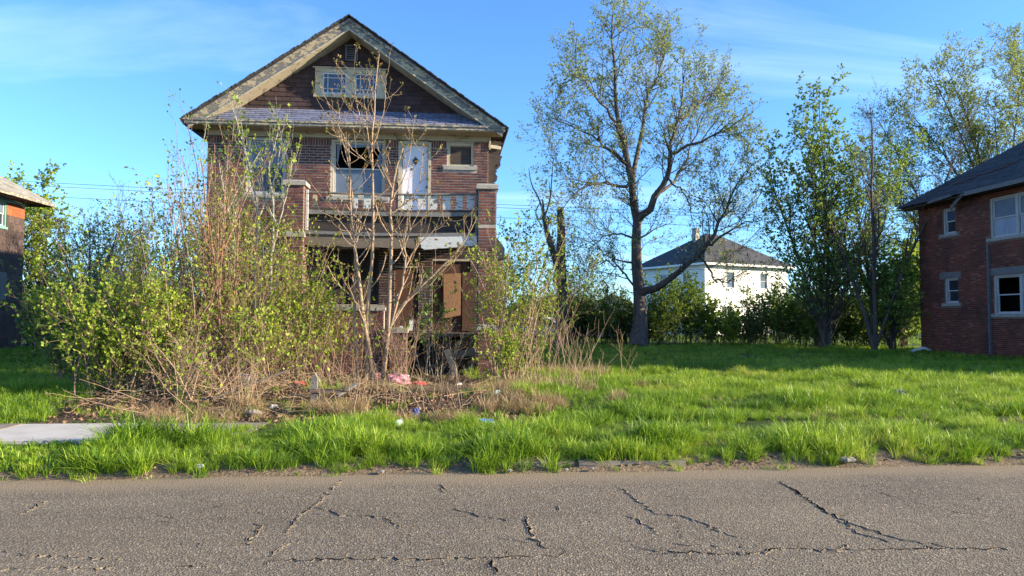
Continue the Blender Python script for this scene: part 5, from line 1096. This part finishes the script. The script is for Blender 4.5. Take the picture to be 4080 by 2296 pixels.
# the bare multi stemmed sapling in front of the porch
Zc = lambda zx, zy: (1000+zx/.7126, 400+zy/.7126)
sapling('bare_sapling', 'bare multi stemmed sapling with swelling buds in front of the porch', [
    ([Zc(350, 800), Zc(325, 650), Zc(300, 450), Zc(285, 330), Zc(280, 200), Zc(275, 130)], .050, .1), ([Zc(306, 800), Zc(293, 600), Zc(296, 420), Zc(286, 250), Zc(273, 140), Zc(245, 60)], .036, .5),
    ([Zc(328, 800), Zc(332, 600), Zc(346, 440), Zc(346, 300), Zc(343, 150), Zc(350, 20), Zc(362, -130)], .044, .3), ([Zc(372, 800), Zc(390, 640), Zc(397, 450), Zc(396, 300), Zc(408, 220), Zc(432, 130)], .052, -.2),
    ([Zc(390, 650), Zc(450, 560), Zc(540, 475), Zc(600, 410), Zc(640, 335)], -.030, -.3), ([Zc(392, 630), Zc(430, 520), Zc(438, 450), Zc(440, 400), Zc(470, 330), Zc(490, 280)], -.028, -.5), ([Zc(438, 455), Zc(418, 390), Zc(398, 345)], -.02, -.3),
    ([Zc(440, 480), Zc(470, 420), Zc(530, 360), Zc(565, 340)], -.02, -.5), ([Zc(390, 660), Zc(440, 570), Zc(510, 520), Zc(560, 465)], -.024, -.3), ([Zc(300, 460), Zc(285, 390), Zc(240, 330)], -.02, -.3), ([Zc(325, 640), Zc(300, 580), Zc(275, 520)], -.018, -.4),
    ([Zc(344, 160), Zc(320, 90), Zc(300, 10), Zc(293, -80)], -.016, .2), ([Zc(344, 150), Zc(375, 40), Zc(384, -70)], -.014, -.2), ([Zc(345, 180), Zc(280, 130), Zc(225, 20)], -.014, .2), ([Zc(398, 270), Zc(380, 180), Zc(352, 110)], -.018, .1), ([Zc(398, 280), Zc(440, 200), Zc(465, 50)], -.016, -.2),
    ([Zc(345, 160), Zc(330, 60), Zc(318, -20), Zc(308, -75)], -.014, 0), ([Zc(276, 180), Zc(255, 100), Zc(250, 20)], -.014, 0), ([Zc(397, 330), Zc(470, 260), Zc(490, 130)], -.016, -.4), ([Zc(346, 390), Zc(300, 330), Zc(235, 320)], -.014, .1)],
    14.3, 211, 'bark_tan', 'leaf_bud', .04, 8, 1, 1.0, (35, 80), .15, buds=6, keep=.03, k2=1, t0=.22, r1f=.20)
bush('shrub', 'thin leafy shoots growing in front of the boarded porch door', bx(1700, 15.6), 15.6, 2.4, .7, 7, 121, 'leaf_green', .085, 4, k1=5, k2=3, bark='bark_pale', keep=.7, rad=.012)
bush('shrub', 'spindly reddish canes rising from rubbish at the sapling foot', bx(1590, 14.2), 14.2, 1.6, .9, 26, 122, 'leaf_lime', .06, 1, k1=3, k2=2, bark='bark_brown', keep=.12, rad=.009)
bush('shrub', 'sparse twiggy shrub with lime tufts hiding the knee wall', bx(1310, 15.4), 15.4, 2.3, 1.2, 14, 147, 'leaf_lime', .07, 3, k1=7, k2=4, l1=.35, bark='bark_brown', keep=.5, rad=.011)
bush('shrub', 'dense twig shrub with lime leaves at the left pier foot', bx(1200, 14.4), 14.4, 2.2, 1.1, 16, 148, 'leaf_lime', .07, 4, k1=7, k2=5, l1=.35, group=TH, bark='bark_tan', keep=.7, rad=.011)
bush('shrub', 'bare brown canes in front of the knee wall', bx(1380, 14.0), 14.0, 1.5, 1.3, 18, 123, 'leaf_lime', .08, 2, k1=4, k2=2, bark='bark_brown', keep=.25, rad=.009)
bush('shrub', 'pale dead weed stalks standing in the crawl space opening', bx(1780, 15.8), 15.8, 1.4, .9, 14, 124, 'leaf_lime', .05, 1, k1=4, k2=2, bark='bark_pale', twig='bark_tan', keep=.06, rad=.008)
# shrubs along the right pier
bush('shrub', 'tall leafy yellow green shrub beside the right porch pier', bx(2075, 15.4), 15.4, 3.6, 1.05, 15, 131, 'leaf_lime', .062, 5, k1=9, k2=4, l1=.24, bark='bark_tan', up=.12, rad=.015)
bush('shrub', 'leafy shrub climbing in front of the right porch pier', bx(1975, 15.2), 15.2, 2.9, .7, 10, 132, 'leaf_lime', .062, 5, k1=8, k2=4, l1=.24, bark='bark_tan', up=.1, keep=.8)
bush('shrub', 'loose green shrub behind the pier shrub, leaning to the lawn', bx(2150, 17.5), 17.5, 3.4, 1.3, 12, 133, 'leaf_green', .062, 4, k1=8, k2=4, l1=.24, bark='bark_brown', keep=.8)
bush('shrub', 'dense low yellow green shrub at the pier foot', bx(2030, 14.6), 14.6, 1.2, .8, 12, 134, 'leaf_lime', .058, 5, k1=7, k2=4, bark='bark_tan')
# hedge row along the alley
HG = 'overgrown bushes along the alley fence'
for k, (px, Y, h, sp, lf, dn, lb) in enumerate([(2290, 37, 2.5, 1.6, 'leaf_dark', 4, 'dark bush beside the dead trunk'), (2400, 36, 2.6, 1.7, 'leaf_dark', 4, 'dark twiggy bush left of the tall tree trunk'), (2480, 37.5, 3.0, 1.5, 'leaf_dark', 3, 'tall dark bush hugging the tall tree trunk'), (2660, 36, 3.1, 2.0, 'leaf_green', 6, 'full green bush right of the tall tree trunk'), (2760, 37, 3.2, 1.6, 'leaf_green', 6, 'full green bush before the shaded wall of the white house'),
        (2880, 36, 2.1, 1.5, 'leaf_lime', 5, 'low bright bush before the lit wall of the white house'), (2990, 36.5, 1.7, 1.5, 'leaf_olive', 2, 'low thin brown bush before the white house'), (3090, 36, 2.7, 1.5, 'leaf_dark', 4, 'dark bush between the white house and the dense tree'), (3200, 34, 2.2, 1.6, 'leaf_dark', 5, 'dark undergrowth bush at the foot of the dense tree'), (3400, 33, 2.4, 1.8, 'leaf_dark', 5, 'dark undergrowth bush under the bare upright tree'), (3540, 33, 2.3, 1.6, 'leaf_green', 5, 'green undergrowth bush near the brick flank corner'),
        (2345, 37.5, 2.3, 1.6, 'leaf_dark', 5, 'dark bush behind the car, left of the tall tree'), (2440, 36.5, 2.0, 1.6, 'leaf_dark', 5, 'low dark bush at the tall tree foot, garage side'), (2600, 35.6, 2.0, 1.5, 'leaf_dark', 6, 'low dark bush at the tall tree foot, white house side'), (2710, 38, 3.6, 1.6, 'leaf_green', 6, 'highest green bush by the white house shaded wall'), (2820, 37.5, 2.4, 1.6, 'leaf_green', 6, 'green bush at the white house corner'),
        (2940, 37, 1.9, 1.6, 'leaf_dark', 4, 'dark bush below the small white house window'), (3040, 37, 3.2, 1.5, 'leaf_dark', 5, 'upright dark bush screening the white house right end'), (3140, 35, 3.0, 1.7, 'leaf_mid', 6, 'rounded green bush joined to the dense tree foot'), (3260, 33, 2.6, 1.7, 'leaf_mid', 6, 'leafy undergrowth in front of the dense tree stems'), (3340, 34, 2.8, 1.7, 'leaf_dark', 6, 'leafy undergrowth behind the dense tree stems'), (3470, 32.5, 2.4, 1.7, 'leaf_mid', 6, 'leafy undergrowth in front of the bare upright tree'), (3600, 32, 2.8, 1.5, 'leaf_mid', 6, 'leafy undergrowth touching the brick flank corner'),
        (120, 34, 2.0, 2.0, 'leaf_dark', 3, 'dark bush at the shingled house foot'), (240, 36, 2.6, 2.0, 'leaf_dark', 3, 'dark bush behind the bare forked tree'), (430, 34, 2.6, 2.0, 'leaf_olive', 3, 'brownish bush behind the leafy shrub end')]):
    bush('bush', lb, bx(px, Y), Y, h, sp, 14, 300+k, lf, .12, dn, k1=9, k2=5, bark='bark_dark', twig='bark_twig', rad=.018, group=HG, l1=.45, t0=.03)
print('TRIS', TRI)

# ================================================================== grass, leaf litter, brushwood
def tuft_mesh(name, n, h, spread, width, seed, m, curl=.5, wind=(0., 0.)):
    rng = np.random.RandomState(seed); V, F, A = [], [], []
    for k in range(n):
        a = rng.uniform(0, 2*np.pi); r = spread*rng.rand()**.7; p = np.array([r*np.cos(a), r*np.sin(a), -.02]); hh = h*rng.uniform(.45, 1.1)
        ln = np.array([np.cos(a), np.sin(a), 0])*rng.uniform(.1, curl)*(.4+.6*r/spread)+np.array([wind[0], wind[1], 0])*rng.uniform(.5, 1.2)+np.r_[rng.normal(0, .12, 2), 0]
        sd = np.array([-np.sin(a+rng.normal(0, .8)), np.cos(a), 0]); sd /= np.linalg.norm(sd); w = width*rng.uniform(.7, 1.3); v = rng.rand(); b0 = len(V)
        for t, ww in ((0, .8), (.45, 1.), (.8, .6)):
            c = p+np.array([0, 0, hh*(t-.22*t*t*np.linalg.norm(ln))])+ln*hh*t*t; V += [c-sd*w*ww/2, c+sd*w*ww/2]
        V.append(p+np.array([0, 0, hh*(1-.30*np.linalg.norm(ln))])+ln*hh); A += [v]*7
        F += [(b0, b0+1, b0+3), (b0, b0+3, b0+2), (b0+2, b0+3, b0+5), (b0+2, b0+5, b0+4), (b0+4, b0+5, b0+6)]
    me = bpy.data.meshes.new(name); me.from_pydata([tuple(v) for v in V], [], F); me.update(); me.attributes.new('var', 'FLOAT', 'POINT').data.foreach_set('value', A); me.materials.append(MATS[m]); return me
def scatter(name, label, pts, rots, scl, tone, meshes, seed=1):
    c = bpy.data.collections.new(name+'_tufts')
    for i, me in enumerate(meshes): c.objects.link(bpy.data.objects.new(f'{name}_tuft_{i}', me))
    me = bpy.data.meshes.new(name); me.vertices.add(len(pts)); me.vertices.foreach_set('co', np.asarray(pts, np.float32).ravel())
    rng = np.random.RandomState(seed)
    for nm, ty, dat in (('rot', 'FLOAT_VECTOR', rots), ('scl', 'FLOAT', scl), ('tone', 'FLOAT', tone), ('pick', 'INT', rng.randint(0, len(meshes), len(pts)))):
        at = me.attributes.new(nm, ty, 'POINT'); at.data.foreach_set('vector' if ty == 'FLOAT_VECTOR' else 'value', np.asarray(dat, np.int32 if ty == 'INT' else np.float32).ravel())
    o = bpy.data.objects.new(name, me); col.objects.link(o); tag(o, label, None, None, 'stuff')
    g = bpy.data.node_groups.new(name+'_nodes', 'GeometryNodeTree'); g.interface.new_socket('Geometry', in_out='INPUT', socket_type='NodeSocketGeometry'); g.interface.new_socket('Geometry', in_out='OUTPUT', socket_type='NodeSocketGeometry')
    N, Lk = g.nodes, g.links; gi, go = N.new('NodeGroupInput'), N.new('NodeGroupOutput'); ci = N.new('GeometryNodeCollectionInfo'); ci.inputs['Collection'].default_value = c; ci.inputs['Separate Children'].default_value = True; ci.inputs['Reset Children'].default_value = True
    ip = N.new('GeometryNodeInstanceOnPoints'); ip.inputs['Pick Instance'].default_value = True
    def attr(nm, ty): a = N.new('GeometryNodeInputNamedAttribute'); a.data_type = ty; a.inputs['Name'].default_value = nm; return a.outputs['Attribute']
    Lk.new(gi.outputs[0], ip.inputs['Points']); Lk.new(ci.outputs[0], ip.inputs['Instance']); Lk.new(attr('pick', 'INT'), ip.inputs['Instance Index']); Lk.new(attr('scl', 'FLOAT'), ip.inputs['Scale'])
    er = N.new('FunctionNodeEulerToRotation'); Lk.new(attr('rot', 'FLOAT_VECTOR'), er.inputs[0]); Lk.new(er.outputs[0], ip.inputs['Rotation']); Lk.new(ip.outputs[0], go.inputs[0])
    md = o.modifiers.new('scatter', 'NODES'); md.node_group = g; return o

GT = [tuft_mesh('grass_tuft', 36, .29, .08, .0078, 400+i, 'grass_green', 1.5, (-.25, .1)) for i in range(8)]
ST = [tuft_mesh('grass_tuft_short', 34, .085, .10, .007, 420+i, 'grass_green', .8) for i in range(4)]
DT = [tuft_mesh('dry_tuft', 30, .34, .09, .0055, 440+i, 'grass_dry', 1.1) for i in range(5)]
rng = np.random.RandomState(77)
def inhouse(x, y): return (HX0-.1 < x < HX1+.1 and y > FY-.2 and y < HB) or (-3.9 < x < 1.2 and 16.9 < y < 19.6) or (RX0-.1 < x < RX1 and RY0-.1 < y < RY1) or (x < LX+.1 and LY0 < y < LY1)
tall_p, tall_r, tall_s, tall_t = [], [], [], []; sh = ([], [], [], [])
def put(lst, x, y, s, tn, tilt=.12):
    lst[0].append((x, y, gz(x, y))); lst[1].append((rng.normal(0, tilt), rng.normal(0, tilt), rng.uniform(0, 6.28))); lst[2].append(s); lst[3].append(tn)
TL = (tall_p, tall_r, tall_s, tall_t)
def zone(x0, x1, y0, y1, dens, fn):
    n = int((x1-x0)*(y1-y0)*dens); X = rng.uniform(x0, x1, n); Y = rng.uniform(y0, y1, n)
    for x, y in zip(X, Y):
        if abs(math.degrees(math.atan2(x, y))-5.2) < 44 and not inhouse(x, y): fn(x, y)
def verge(x, y):
    e = 7.56+.10*nz(x, 1, .8)+.12*nz(x, 2, 2.4)
    if y < e: 
        if rng.rand() < .12 and y > e-.22 and y > 7.42: put(sh if rng.rand() < .6 else TL, x, y, rng.uniform(.4, .8), rng.rand())
        return
    if 8.9 < y < 10.42 and x < -2.75+.25*nz(x, y, 2): return
    bm = bedmask(x, y)
    if bm > .3 and rng.rand() < .93 and y > 10.1: return
    patch = nz(x, y, 1.1, 2); tone = .34+.55*nz(x, y, .7, 4)+rng.normal(0, .20)
    bare = nz(x*.6, y, 1.3, 8) if 9.3 < y < 10.4 else -1
    for (cx, cy, ax, ay) in ((9.3, 9.85, 1.5, .38), (6.9, 9.95, .8, .25), (11.6, 9.7, .8, .3), (4.6, 10.0, .5, .15)):
        if ((x-cx)/ax)**2+((y-cy)/ay)**2 < 1+.5*nz(x, y, 2.2) and rng.rand() < .92: return
    if bare > .12 and rng.rand() < .85: return
    if x < -3.9-.4*nz(x, y, 2.) and y < 10.6:
        put(sh, x, y, rng.uniform(.7, 1.4), tone+.05)
    else:
        s = (.58+.62*patch+.36*nz(x, y, 2.6, 6))*rng.uniform(.65, 1.3)
        if 7.9 < y < 8.9 and x < 3: s *= 1.25
        wk = math.exp(-((y-9.95-.12*nz(x, 0, .7))/.22)**2)*sm(-2.8, -1.5, x)*(.55+.6*nz(x, 5, .9))
        if wk > .3 and rng.rand() < wk: s *= .35
        put(TL, x, y, max(.35, s), tone)
zone(-7.5, 9.5, 7.4, 9.0, 150, verge); zone(-8.5, 13.5, 9.0, 11.0, 120, verge)
def lawn(x, y):
    bm = bedmask(x, y)
    if bm > .25 and rng.rand() < .95: return
    patch = nz(x, y, .8, 2); tone = .36+.6*nz(x, y, .6, 4)+rng.normal(0, .20); s = (.60+.65*patch+.3*nz(x, y, 2.2, 6))*rng.uniform(.65, 1.3)
    put(TL, x, y, max(.35, s*(1 if y < 18 else .85)), tone)
zone(-12, 17, 11, 15, 80, lawn); zone(-14, 20, 15, 21, 48, lawn); zone(-18, 22, 21, 36, 22, lawn); zone(-20, 34, 36, 58, 5, lawn)
scatter('lawn_grass', 'long green spring grass of the verge and empty lot', *TL, GT, 3)
scatter('short_grass', 'short green grass round the pale pavement slab', *sh, ST, 4)
dry = ([], [], [], [])
def drygrass(cx, cy, r1, r2, n, s0, s1):
    for k in range(n):
        a = rng.uniform(0, 6.28); q_ = math.sqrt(rng.rand()); x, y = cx+r1*q_*math.cos(a), cy+r2*q_*math.sin(a)
        if not inhouse(x, y): put(dry, x, y, rng.uniform(s0, s1), rng.rand(), .35)
def gp(px, py): v = atG(px, py); return v.x, v.y
for (px, py, r1, r2, n, s0, s1) in [(2080, 1640, .75, .5, 130, .5, 1.0), (2180, 1560, .9, .9, 150, .6, 1.1), (2290, 1500, 1.0, 1.2, 120, .6, 1.2), (2460, 1610, .22, .25, 26, .5, .9), (1810, 1680, .35, .2, 45, .4, .8), (1360, 1650, .5, .3, 60, .5, 1.0), (970, 1640, .22, .2, 40, .6, 1.1), (1230, 1600, .9, .5, 80, .3, .7),
        (1600, 1560, 1.2, .7, 90, .4, .8), (820, 1600, .9, .5, 90, .4, .8), (1950, 1560, .4, .5, 60, .4, .9), (2540, 1540, .5, .4, 20, .4, .7), (600, 1650, .6, .3, 30, .3, .6), (1500, 1680, .6, .2, 50, .3, .6), (3400, 1670, 1.2, .15, 26, .25, .5), (2300, 1855, 4.0, .08, 110, .15, .4), (1000, 1875, 2.8, .08, 80, .15, .4), (3400, 1840, 2., .08, 60, .15, .4)]:
    x, y = gp(px, py); drygrass(x, y, r1, r2, n, s0, s1)
for k in range(520):
    x, y = rng.uniform(-1, 16), rng.uniform(10.4, 22)
    if nz(x, y, .5, 31) > -.1 and abs(math.degrees(math.atan2(x, y))-5.2) < 40: put(dry, x, y, rng.uniform(.25, .55), rng.rand(), .3)
scatter('dry_grass', 'tan dead grass and weeds matted over the lot edge', *dry, DT, 5)
gb = ([], [], [], [])         # green shoots coming through the litter bed
for k in range(420):
    x, y = rng.uniform(-6.5, 1.2), rng.uniform(10.6, 16.6)
    if bedmask(x, y) > .2 and nz(x, y, .9, 21) > .0: put(gb, x, y, rng.uniform(.3, .75), rng.rand()*.8)
scatter('bed_grass', 'thin green grass coming up between the dead leaves', *gb, GT, 6)
# dead leaves
P, D, S = [], [], []
for k in range(15000):
    x, y = rng.normal(-2.9, 2.3), rng.normal(13.0, 1.6)
    if bedmask(x, y) < .15 or y < 10.4 or inhouse(x, y): continue
    P.append((x, y, gz(x, y)+rng.uniform(.004, .05))); D.append((rng.normal(), rng.normal(), rng.normal()*.25)); S.append(rng.uniform(.03, .10))
for k in range(700):
    x = rng.uniform(-7, 9); y = 7.55+abs(rng.normal(0, .13)); P.append((x, y, max(gz(x, y), 0)+.01)); D.append((rng.normal(), rng.normal(), rng.normal()*.2)); S.append(rng.uniform(.02, .06))
V, F, A_ = leaves(rng, np.array(P), np.array(D), np.array(S), .6, 0., .22); ll = npmesh('leaf_litter', V, F, 'dead_leaf', None, A_); tag(ll, 'brown dead leaves littering the bed and gutter', kind='stuff')
# fallen twigs
n = 600; X = rng.normal(-3.3, 2.0, n); Y_ = rng.normal(12.9, 1.2, n); k = np.array([bedmask(x, y) > .1 and y > 10.5 and y < 16.5 for x, y in zip(X, Y_)]); X, Y_ = X[k], Y_[k]; n = len(X)
Pz = np.array([[x, y, gz(x, y)+rng.uniform(.0, .22)] for x, y in zip(X, Y_)]); Dd = np.c_[rng.normal(0, 1, n), rng.normal(0, .7, n), rng.normal(.02, .18, n)]
g = grow(rng, Pz, Dd, rng.uniform(.3, 1.1, n), rng.uniform(.003, .007, n), 6, .16, -.03, .4); V, F = tubes([g], 4); tw = npmesh('fallen_twigs', V, F, 'stalk_dry', None, smooth=True); tag(tw, 'tan fallen twigs and canes heaped over the litter bed', kind='stuff')
# tall dead weed stalks on the lot edge
def weeds(label, px, py, n, h, seed, spread=.5):
    r_ = np.random.RandomState(seed); x, y = gp(px, py); B = gl(x, y); P0 = B+np.c_[r_.normal(0, spread, (n, 2)), np.zeros(n)]; D0 = np.c_[r_.normal(0, .35, (n, 2)), np.ones(n)]
    s = grow(r_, P0, D0, h*r_.uniform(.5, 1.1, n), r_.uniform(.004, .007, n), 8, .05, -.03, .4); a = spawn(r_, *s, 4, .55, 1, (25, 50), (.18, .35), .7, .2); b_ = grow(r_, *a[:3], np.clip(a[3], .002, .004), 3, .08, .03, .6)
    plant('weed_stalks', label, 'weeds', tuple(B), [s], [b_], [], 'stalk_dry', None, 'dead weed stalks on the lot edge', sides=4, trunkname='stems')
weeds('tan dead weed stalks between the pier shrub and the lawn', 2150, 1540, 26, 1.6, 1); weeds('spreading dead weed stalks leaning over the shaded lawn', 2330, 1560, 16, 1.5, 2, .3); weeds('single spray of dead weed stalks out on the grass', 2480, 1500, 5, 1.3, 3, .2); weeds('short dead weed stalks in front of the concrete steps', 1780, 1640, 14, .9, 4, .35); weeds('dead weed stalks bunched at the brush heap end', 960, 1650, 30, .9, 5, .12); weeds('dead weed stalks flopping over the litter bed centre', 1450, 1640, 26, .8, 6, .5)

# ================================================================== front steps, posts, rubbish
st = empty('concrete_steps', (-.4, 12.4, .2)); tag(st, 'dark crumbling concrete front steps sunk in leaf litter', 'steps')
x0, x1 = atZ(1640, 1600, .3).x, atZ(1895, 1600, .3).x
for k, (y, z) in enumerate(((11.85, .20), (12.45, .33))): MB().obox(((x0+x1)/2, y+.6, z-.13), (x1-x0, 1.1, .26), (0, R(.6), R(.8*(k-.5)))).build('step', 'soil', st)
rgt = random.Random(9)
def crumple(name, label, px, py, size, m, seed, cat, z=None, squash=.55, zoff=0., group=None, ears=True, mb=None):
    c = atG(px, py) if z is None else atZ(px, py, z); g = gz(c.x, c.y) if z is None else z; r_ = random.Random(seed); vs, fs = [], []; nu, nv = 14, 9; sz = size if isinstance(size, tuple) else (size, size*.8, size*squash)
    for j in range(nv+1):
        ph = math.pi*j/nv
        for i in range(nu):
            a = 2*math.pi*i/nu; d = Vector((math.sin(ph)*math.cos(a), math.sin(ph)*math.sin(a), math.cos(ph))); k = 1+.42*mnoise.noise(d*2.1+Vector((seed, 0, 0)))+.30*mnoise.noise(d*5+Vector((0, seed, 0)))
            if ears and d.z > .75: k *= 1.35
            vs.append((c.x+d.x*k*sz[0]/2, c.y+d.y*k*sz[1]/2, max(g-.01, g+zoff+sz[2]*.45+d.z*k*sz[2]/2)))
    for j in range(nv):
        for i in range(nu): fs.append((j*nu+i, (j+1)*nu+i, (j+1)*nu+(i+1) % nu, j*nu+(i+1) % nu))
    b_ = MB(); b_.add(vs, fs); o = b_.build(name, m); tag(o, label, cat, group); return o
crumple('red_cloth', 'bright red cloth heaped against the sapling stems', 1575, 1495, (.34, .3, .5), 'red_cloth', 3, 'cloth', squash=1)
crumple('plastic_bag', 'pink and white plastic bag at the sapling foot', 1590, 1545, (.42, .3, .22), 'pink_plastic', 5, 'bag')
crumple('plastic_bag', 'small pink bag on the brush left of the sapling', 1492, 1528, (.28, .22, .18), 'pink_plastic', 6, 'bag')
crumple('plastic_bag', 'red plastic bag lying right of the sapling', 1672, 1551, (.26, .2, .13), 'red_plastic', 7, 'bag')
crumple('plastic_bag', 'dark red scrap of plastic in the leaves below the left pier', 1195, 1543, (.2, .15, .09), 'red_cloth', 8, 'bag')
crumple('plastic_bag', 'blue and white plastic bag on the grass edge', 1932, 1692, (.26, .16, .07), 'blue_plastic', 9, 'bag')
crumple('plastic_bag', 'navy bag half buried in the dead leaves', 1655, 1663, (.12, .12, .12), 'navy_plastic', 10, 'bag')
crumple('plastic_bag', 'white crumpled bag sitting in the thicket litter', 980, 1555, (.22, .17, .17), 'white_plastic', 11, 'bag')
crumple('paper_scrap', 'crumpled pale paper in the hollow before the thicket', 1090, 1605, (.14, .12, .06), 'paper', 12, 'paper')
crumple('paper_scrap', 'crumpled greyish paper near the post stump', 1150, 1650, (.11, .1, .05), 'paper', 13, 'paper')
crumple('paper_scrap', 'pale crumpled wrapper by the roadside grass', 530, 1855, (.16, .10, .05), 'paper', 14, 'paper', .05)
crumple('paper_scrap', 'white wrapper in the gutter near the verge', 795, 1870, (.10, .08, .05), 'white_plastic', 15, 'paper', .03)
crumple('stone', 'pale round stone in the sunlit lawn', 3587, 1586, (.20, .18, .16), 'stone_rubble', 16, 'stone', ears=False)
crumple('stone', 'grey rubble stone in the dark hollow of the litter', 1010, 1660, (.22, .2, .10), 'stone_rubble', 17, 'stone', ears=False)
crumple('stone', 'pale rubble lump at the roadside in the right grass', 3375, 1838, (.20, .10, .05), 'stone_rubble', 18, 'stone', .04, ears=False)
for k, (px, py, s_, lb) in enumerate([(1450, 1868, .05, 'small pebble in the gutter dust below the steps'), (2030, 1880, .06, 'sharp pale pebble standing in the gutter dust'), (2255, 1876, .05, 'little grey pebble in the gutter right of the pale one'), (2360, 1872, .045, 'white pebble by the gutter grass'), (1520, 1885, .06, 'flat pale chip on the road edge')]): crumple('pebble', lb, px, py, s_, 'stone_rubble', 30+k, 'pebble', .0, ears=False)
c = atZ(1813, 1618, .3)
def can(label, px, py, r_, h, m, cap, ang=R(80), rz=.5):
    c = atG(px, py); g = gz(c.x, c.y); root = empty('cup', (c.x, c.y, g+r_*.8)); tag(root, label, 'cup'); root.rotation_euler = (ang, 0, rz)
    for nm, prof, mm in (('cup_body', [(r_*.72, 0), (r_*.76, .005), (r_, h), (r_*.93, h), (r_*.7, .01)], m), ('rim', [(r_*.95, h-.004), (r_*1.06, h-.004), (r_*1.06, h+.006), (r_*.95, h+.006)], cap)):
        mb = MB(); mb.lathe(prof, (0, 0, 0), 14); me = bpy.data.meshes.new(nm); me.from_pydata(mb.v, [], mb.f); me.update(); me.materials.append(MATS[mm]); me.shade_smooth(); o = bpy.data.objects.new(nm, me); col.objects.link(o); o.parent = root
can('white cup with teal band lying on the dry grass bank', 1968, 1616, .045, .12, 'white_plastic', 'teal_plastic'); can('white cup tipped over in the brush below the sapling', 1460, 1680, .05, .13, 'white_plastic', 'paper', rz=1.2); can('pale crushed cup in the grass fringe', 1570, 1700, .045, .11, 'teal_plastic', 'white_plastic', rz=2.); can('blue cup among the rubbish before the crawl space', 1828, 1550, .06, .1, 'blue_plastic', 'white_plastic', rz=.2)
x, y = gp(1249, 1610); mb = MB(); z = gz(x, y); mb.prism([(x-.055, y, z-.1), (x+.055, y, z-.1), (x+.05, y, z+.42), (x+.02, y, z+.50), (x-.01, y, z+.44), (x-.045, y, z+.40)], (0, .09, 0)); tag(mb.build('post_stump', 'grey_wood'), 'pale splintered wooden post stump standing in the litter', 'post')
plank(Vector((*gp(1230, 1600), .42)), Vector((*gp(1385, 1592), .40)), .09, .05, 'dark_wood', 'dark rail lying beside the post stump', 'fallen_rail', (0, 0, 1))
plank(Vector((*gp(860, 1640), .35)), Vector((*gp(1145, 1590), .75)), .03, .03, 'weathered', 'long straight pole slanting over the brush heap', 'pole', (0, 0, 1))
plank(Vector((*gp(1340, 1590), .30)), Vector((*gp(1420, 1560), .42)), .07, .03, 'grey_wood', 'grey split board in the brush left of the sapling', 'plank', (0, 0, 1))
plank(Vector((*gp(1010, 1475), .45)), Vector((*gp(1080, 1472), .45)), .35, .04, 'grey_wood', 'small grey pallet board behind the white bag', 'plank', (0, 0, 1))
plank(Vector((*gp(1850, 1495), .35)), Vector((*gp(1910, 1490), .5)), .12, .03, 'grey_wood', 'short grey board end at the right pier foot', 'plank', (0, 0, 1))
plank(Vector((*gp(1260, 1884), .02)), Vector((*gp(1340, 1880), .03)), .06, .012, 'dark_wood', 'dark strip of wood lying on the road edge', 'plank', (0, 0, 1))
x, y = gp(1620, 1300); mb = MB(); mb.box(-1.12, -1.05, 17.0, 17.06, 1.362, 1.40); tag(mb.build('paper_scrap', 'white_plastic'), 'small white scrap on top of the brick pedestal cap', 'paper')

# chain link fence along the alley
fe = empty('chain_link_fence', (8, 39.3, .2)); tag(fe, 'rusty chain link fence along the alley behind the bushes', 'fence')
for k in range(12):
    x = -2+k*2.4; MB().lathe([(.03, 0), (.03, 1.35), (.0, 1.38)], (x, 39.3, gz(x, 39.3)), 7).build('fence_post', 'dull_metal', fe)
mb = MB(); mb.beam((-2, 39.3, 1.5), (24.4, 39.3, 1.5), .04, .04); mb.build('top_rail', 'dull_metal', fe)
mb = MB()
for k in range(-10, 190):
    for s in (-1, 1):
        xa = -2+k*.14; xb = xa+s*1.25
        if -2 <= xa <= 24.4 and -2 <= xb <= 24.4: mb.beam((xa, 39.3+.004*s, .22), (xb, 39.3+.004*s, 1.47), .008, .008, (0, 1, 0))
tag(mb.build('mesh_wire', 'dull_metal', fe), kind='stuff')
# distant belt of trees that closes the view
rng = np.random.RandomState(500); n = 26000; X = rng.uniform(-120, 160, n); Yd = rng.uniform(92, 110, n); H = np.array([3.2+2.2*nz(x, 0, .06)+1.6*nz(x, 1, .22)+.8*nz(x, 2, .7) for x in X]); P = np.c_[X, Yd, H*np.sqrt(rng.rand(n))+.2]
V, F, A_ = leaves(rng, P, rng.normal(size=(n, 3)), rng.uniform(.6, 1.3, n), .8); fw = npmesh('far_wood', V, F, 'leaf_dark', None, A_); tag(fw, 'far belt of trees closing the horizon', kind='stuff')
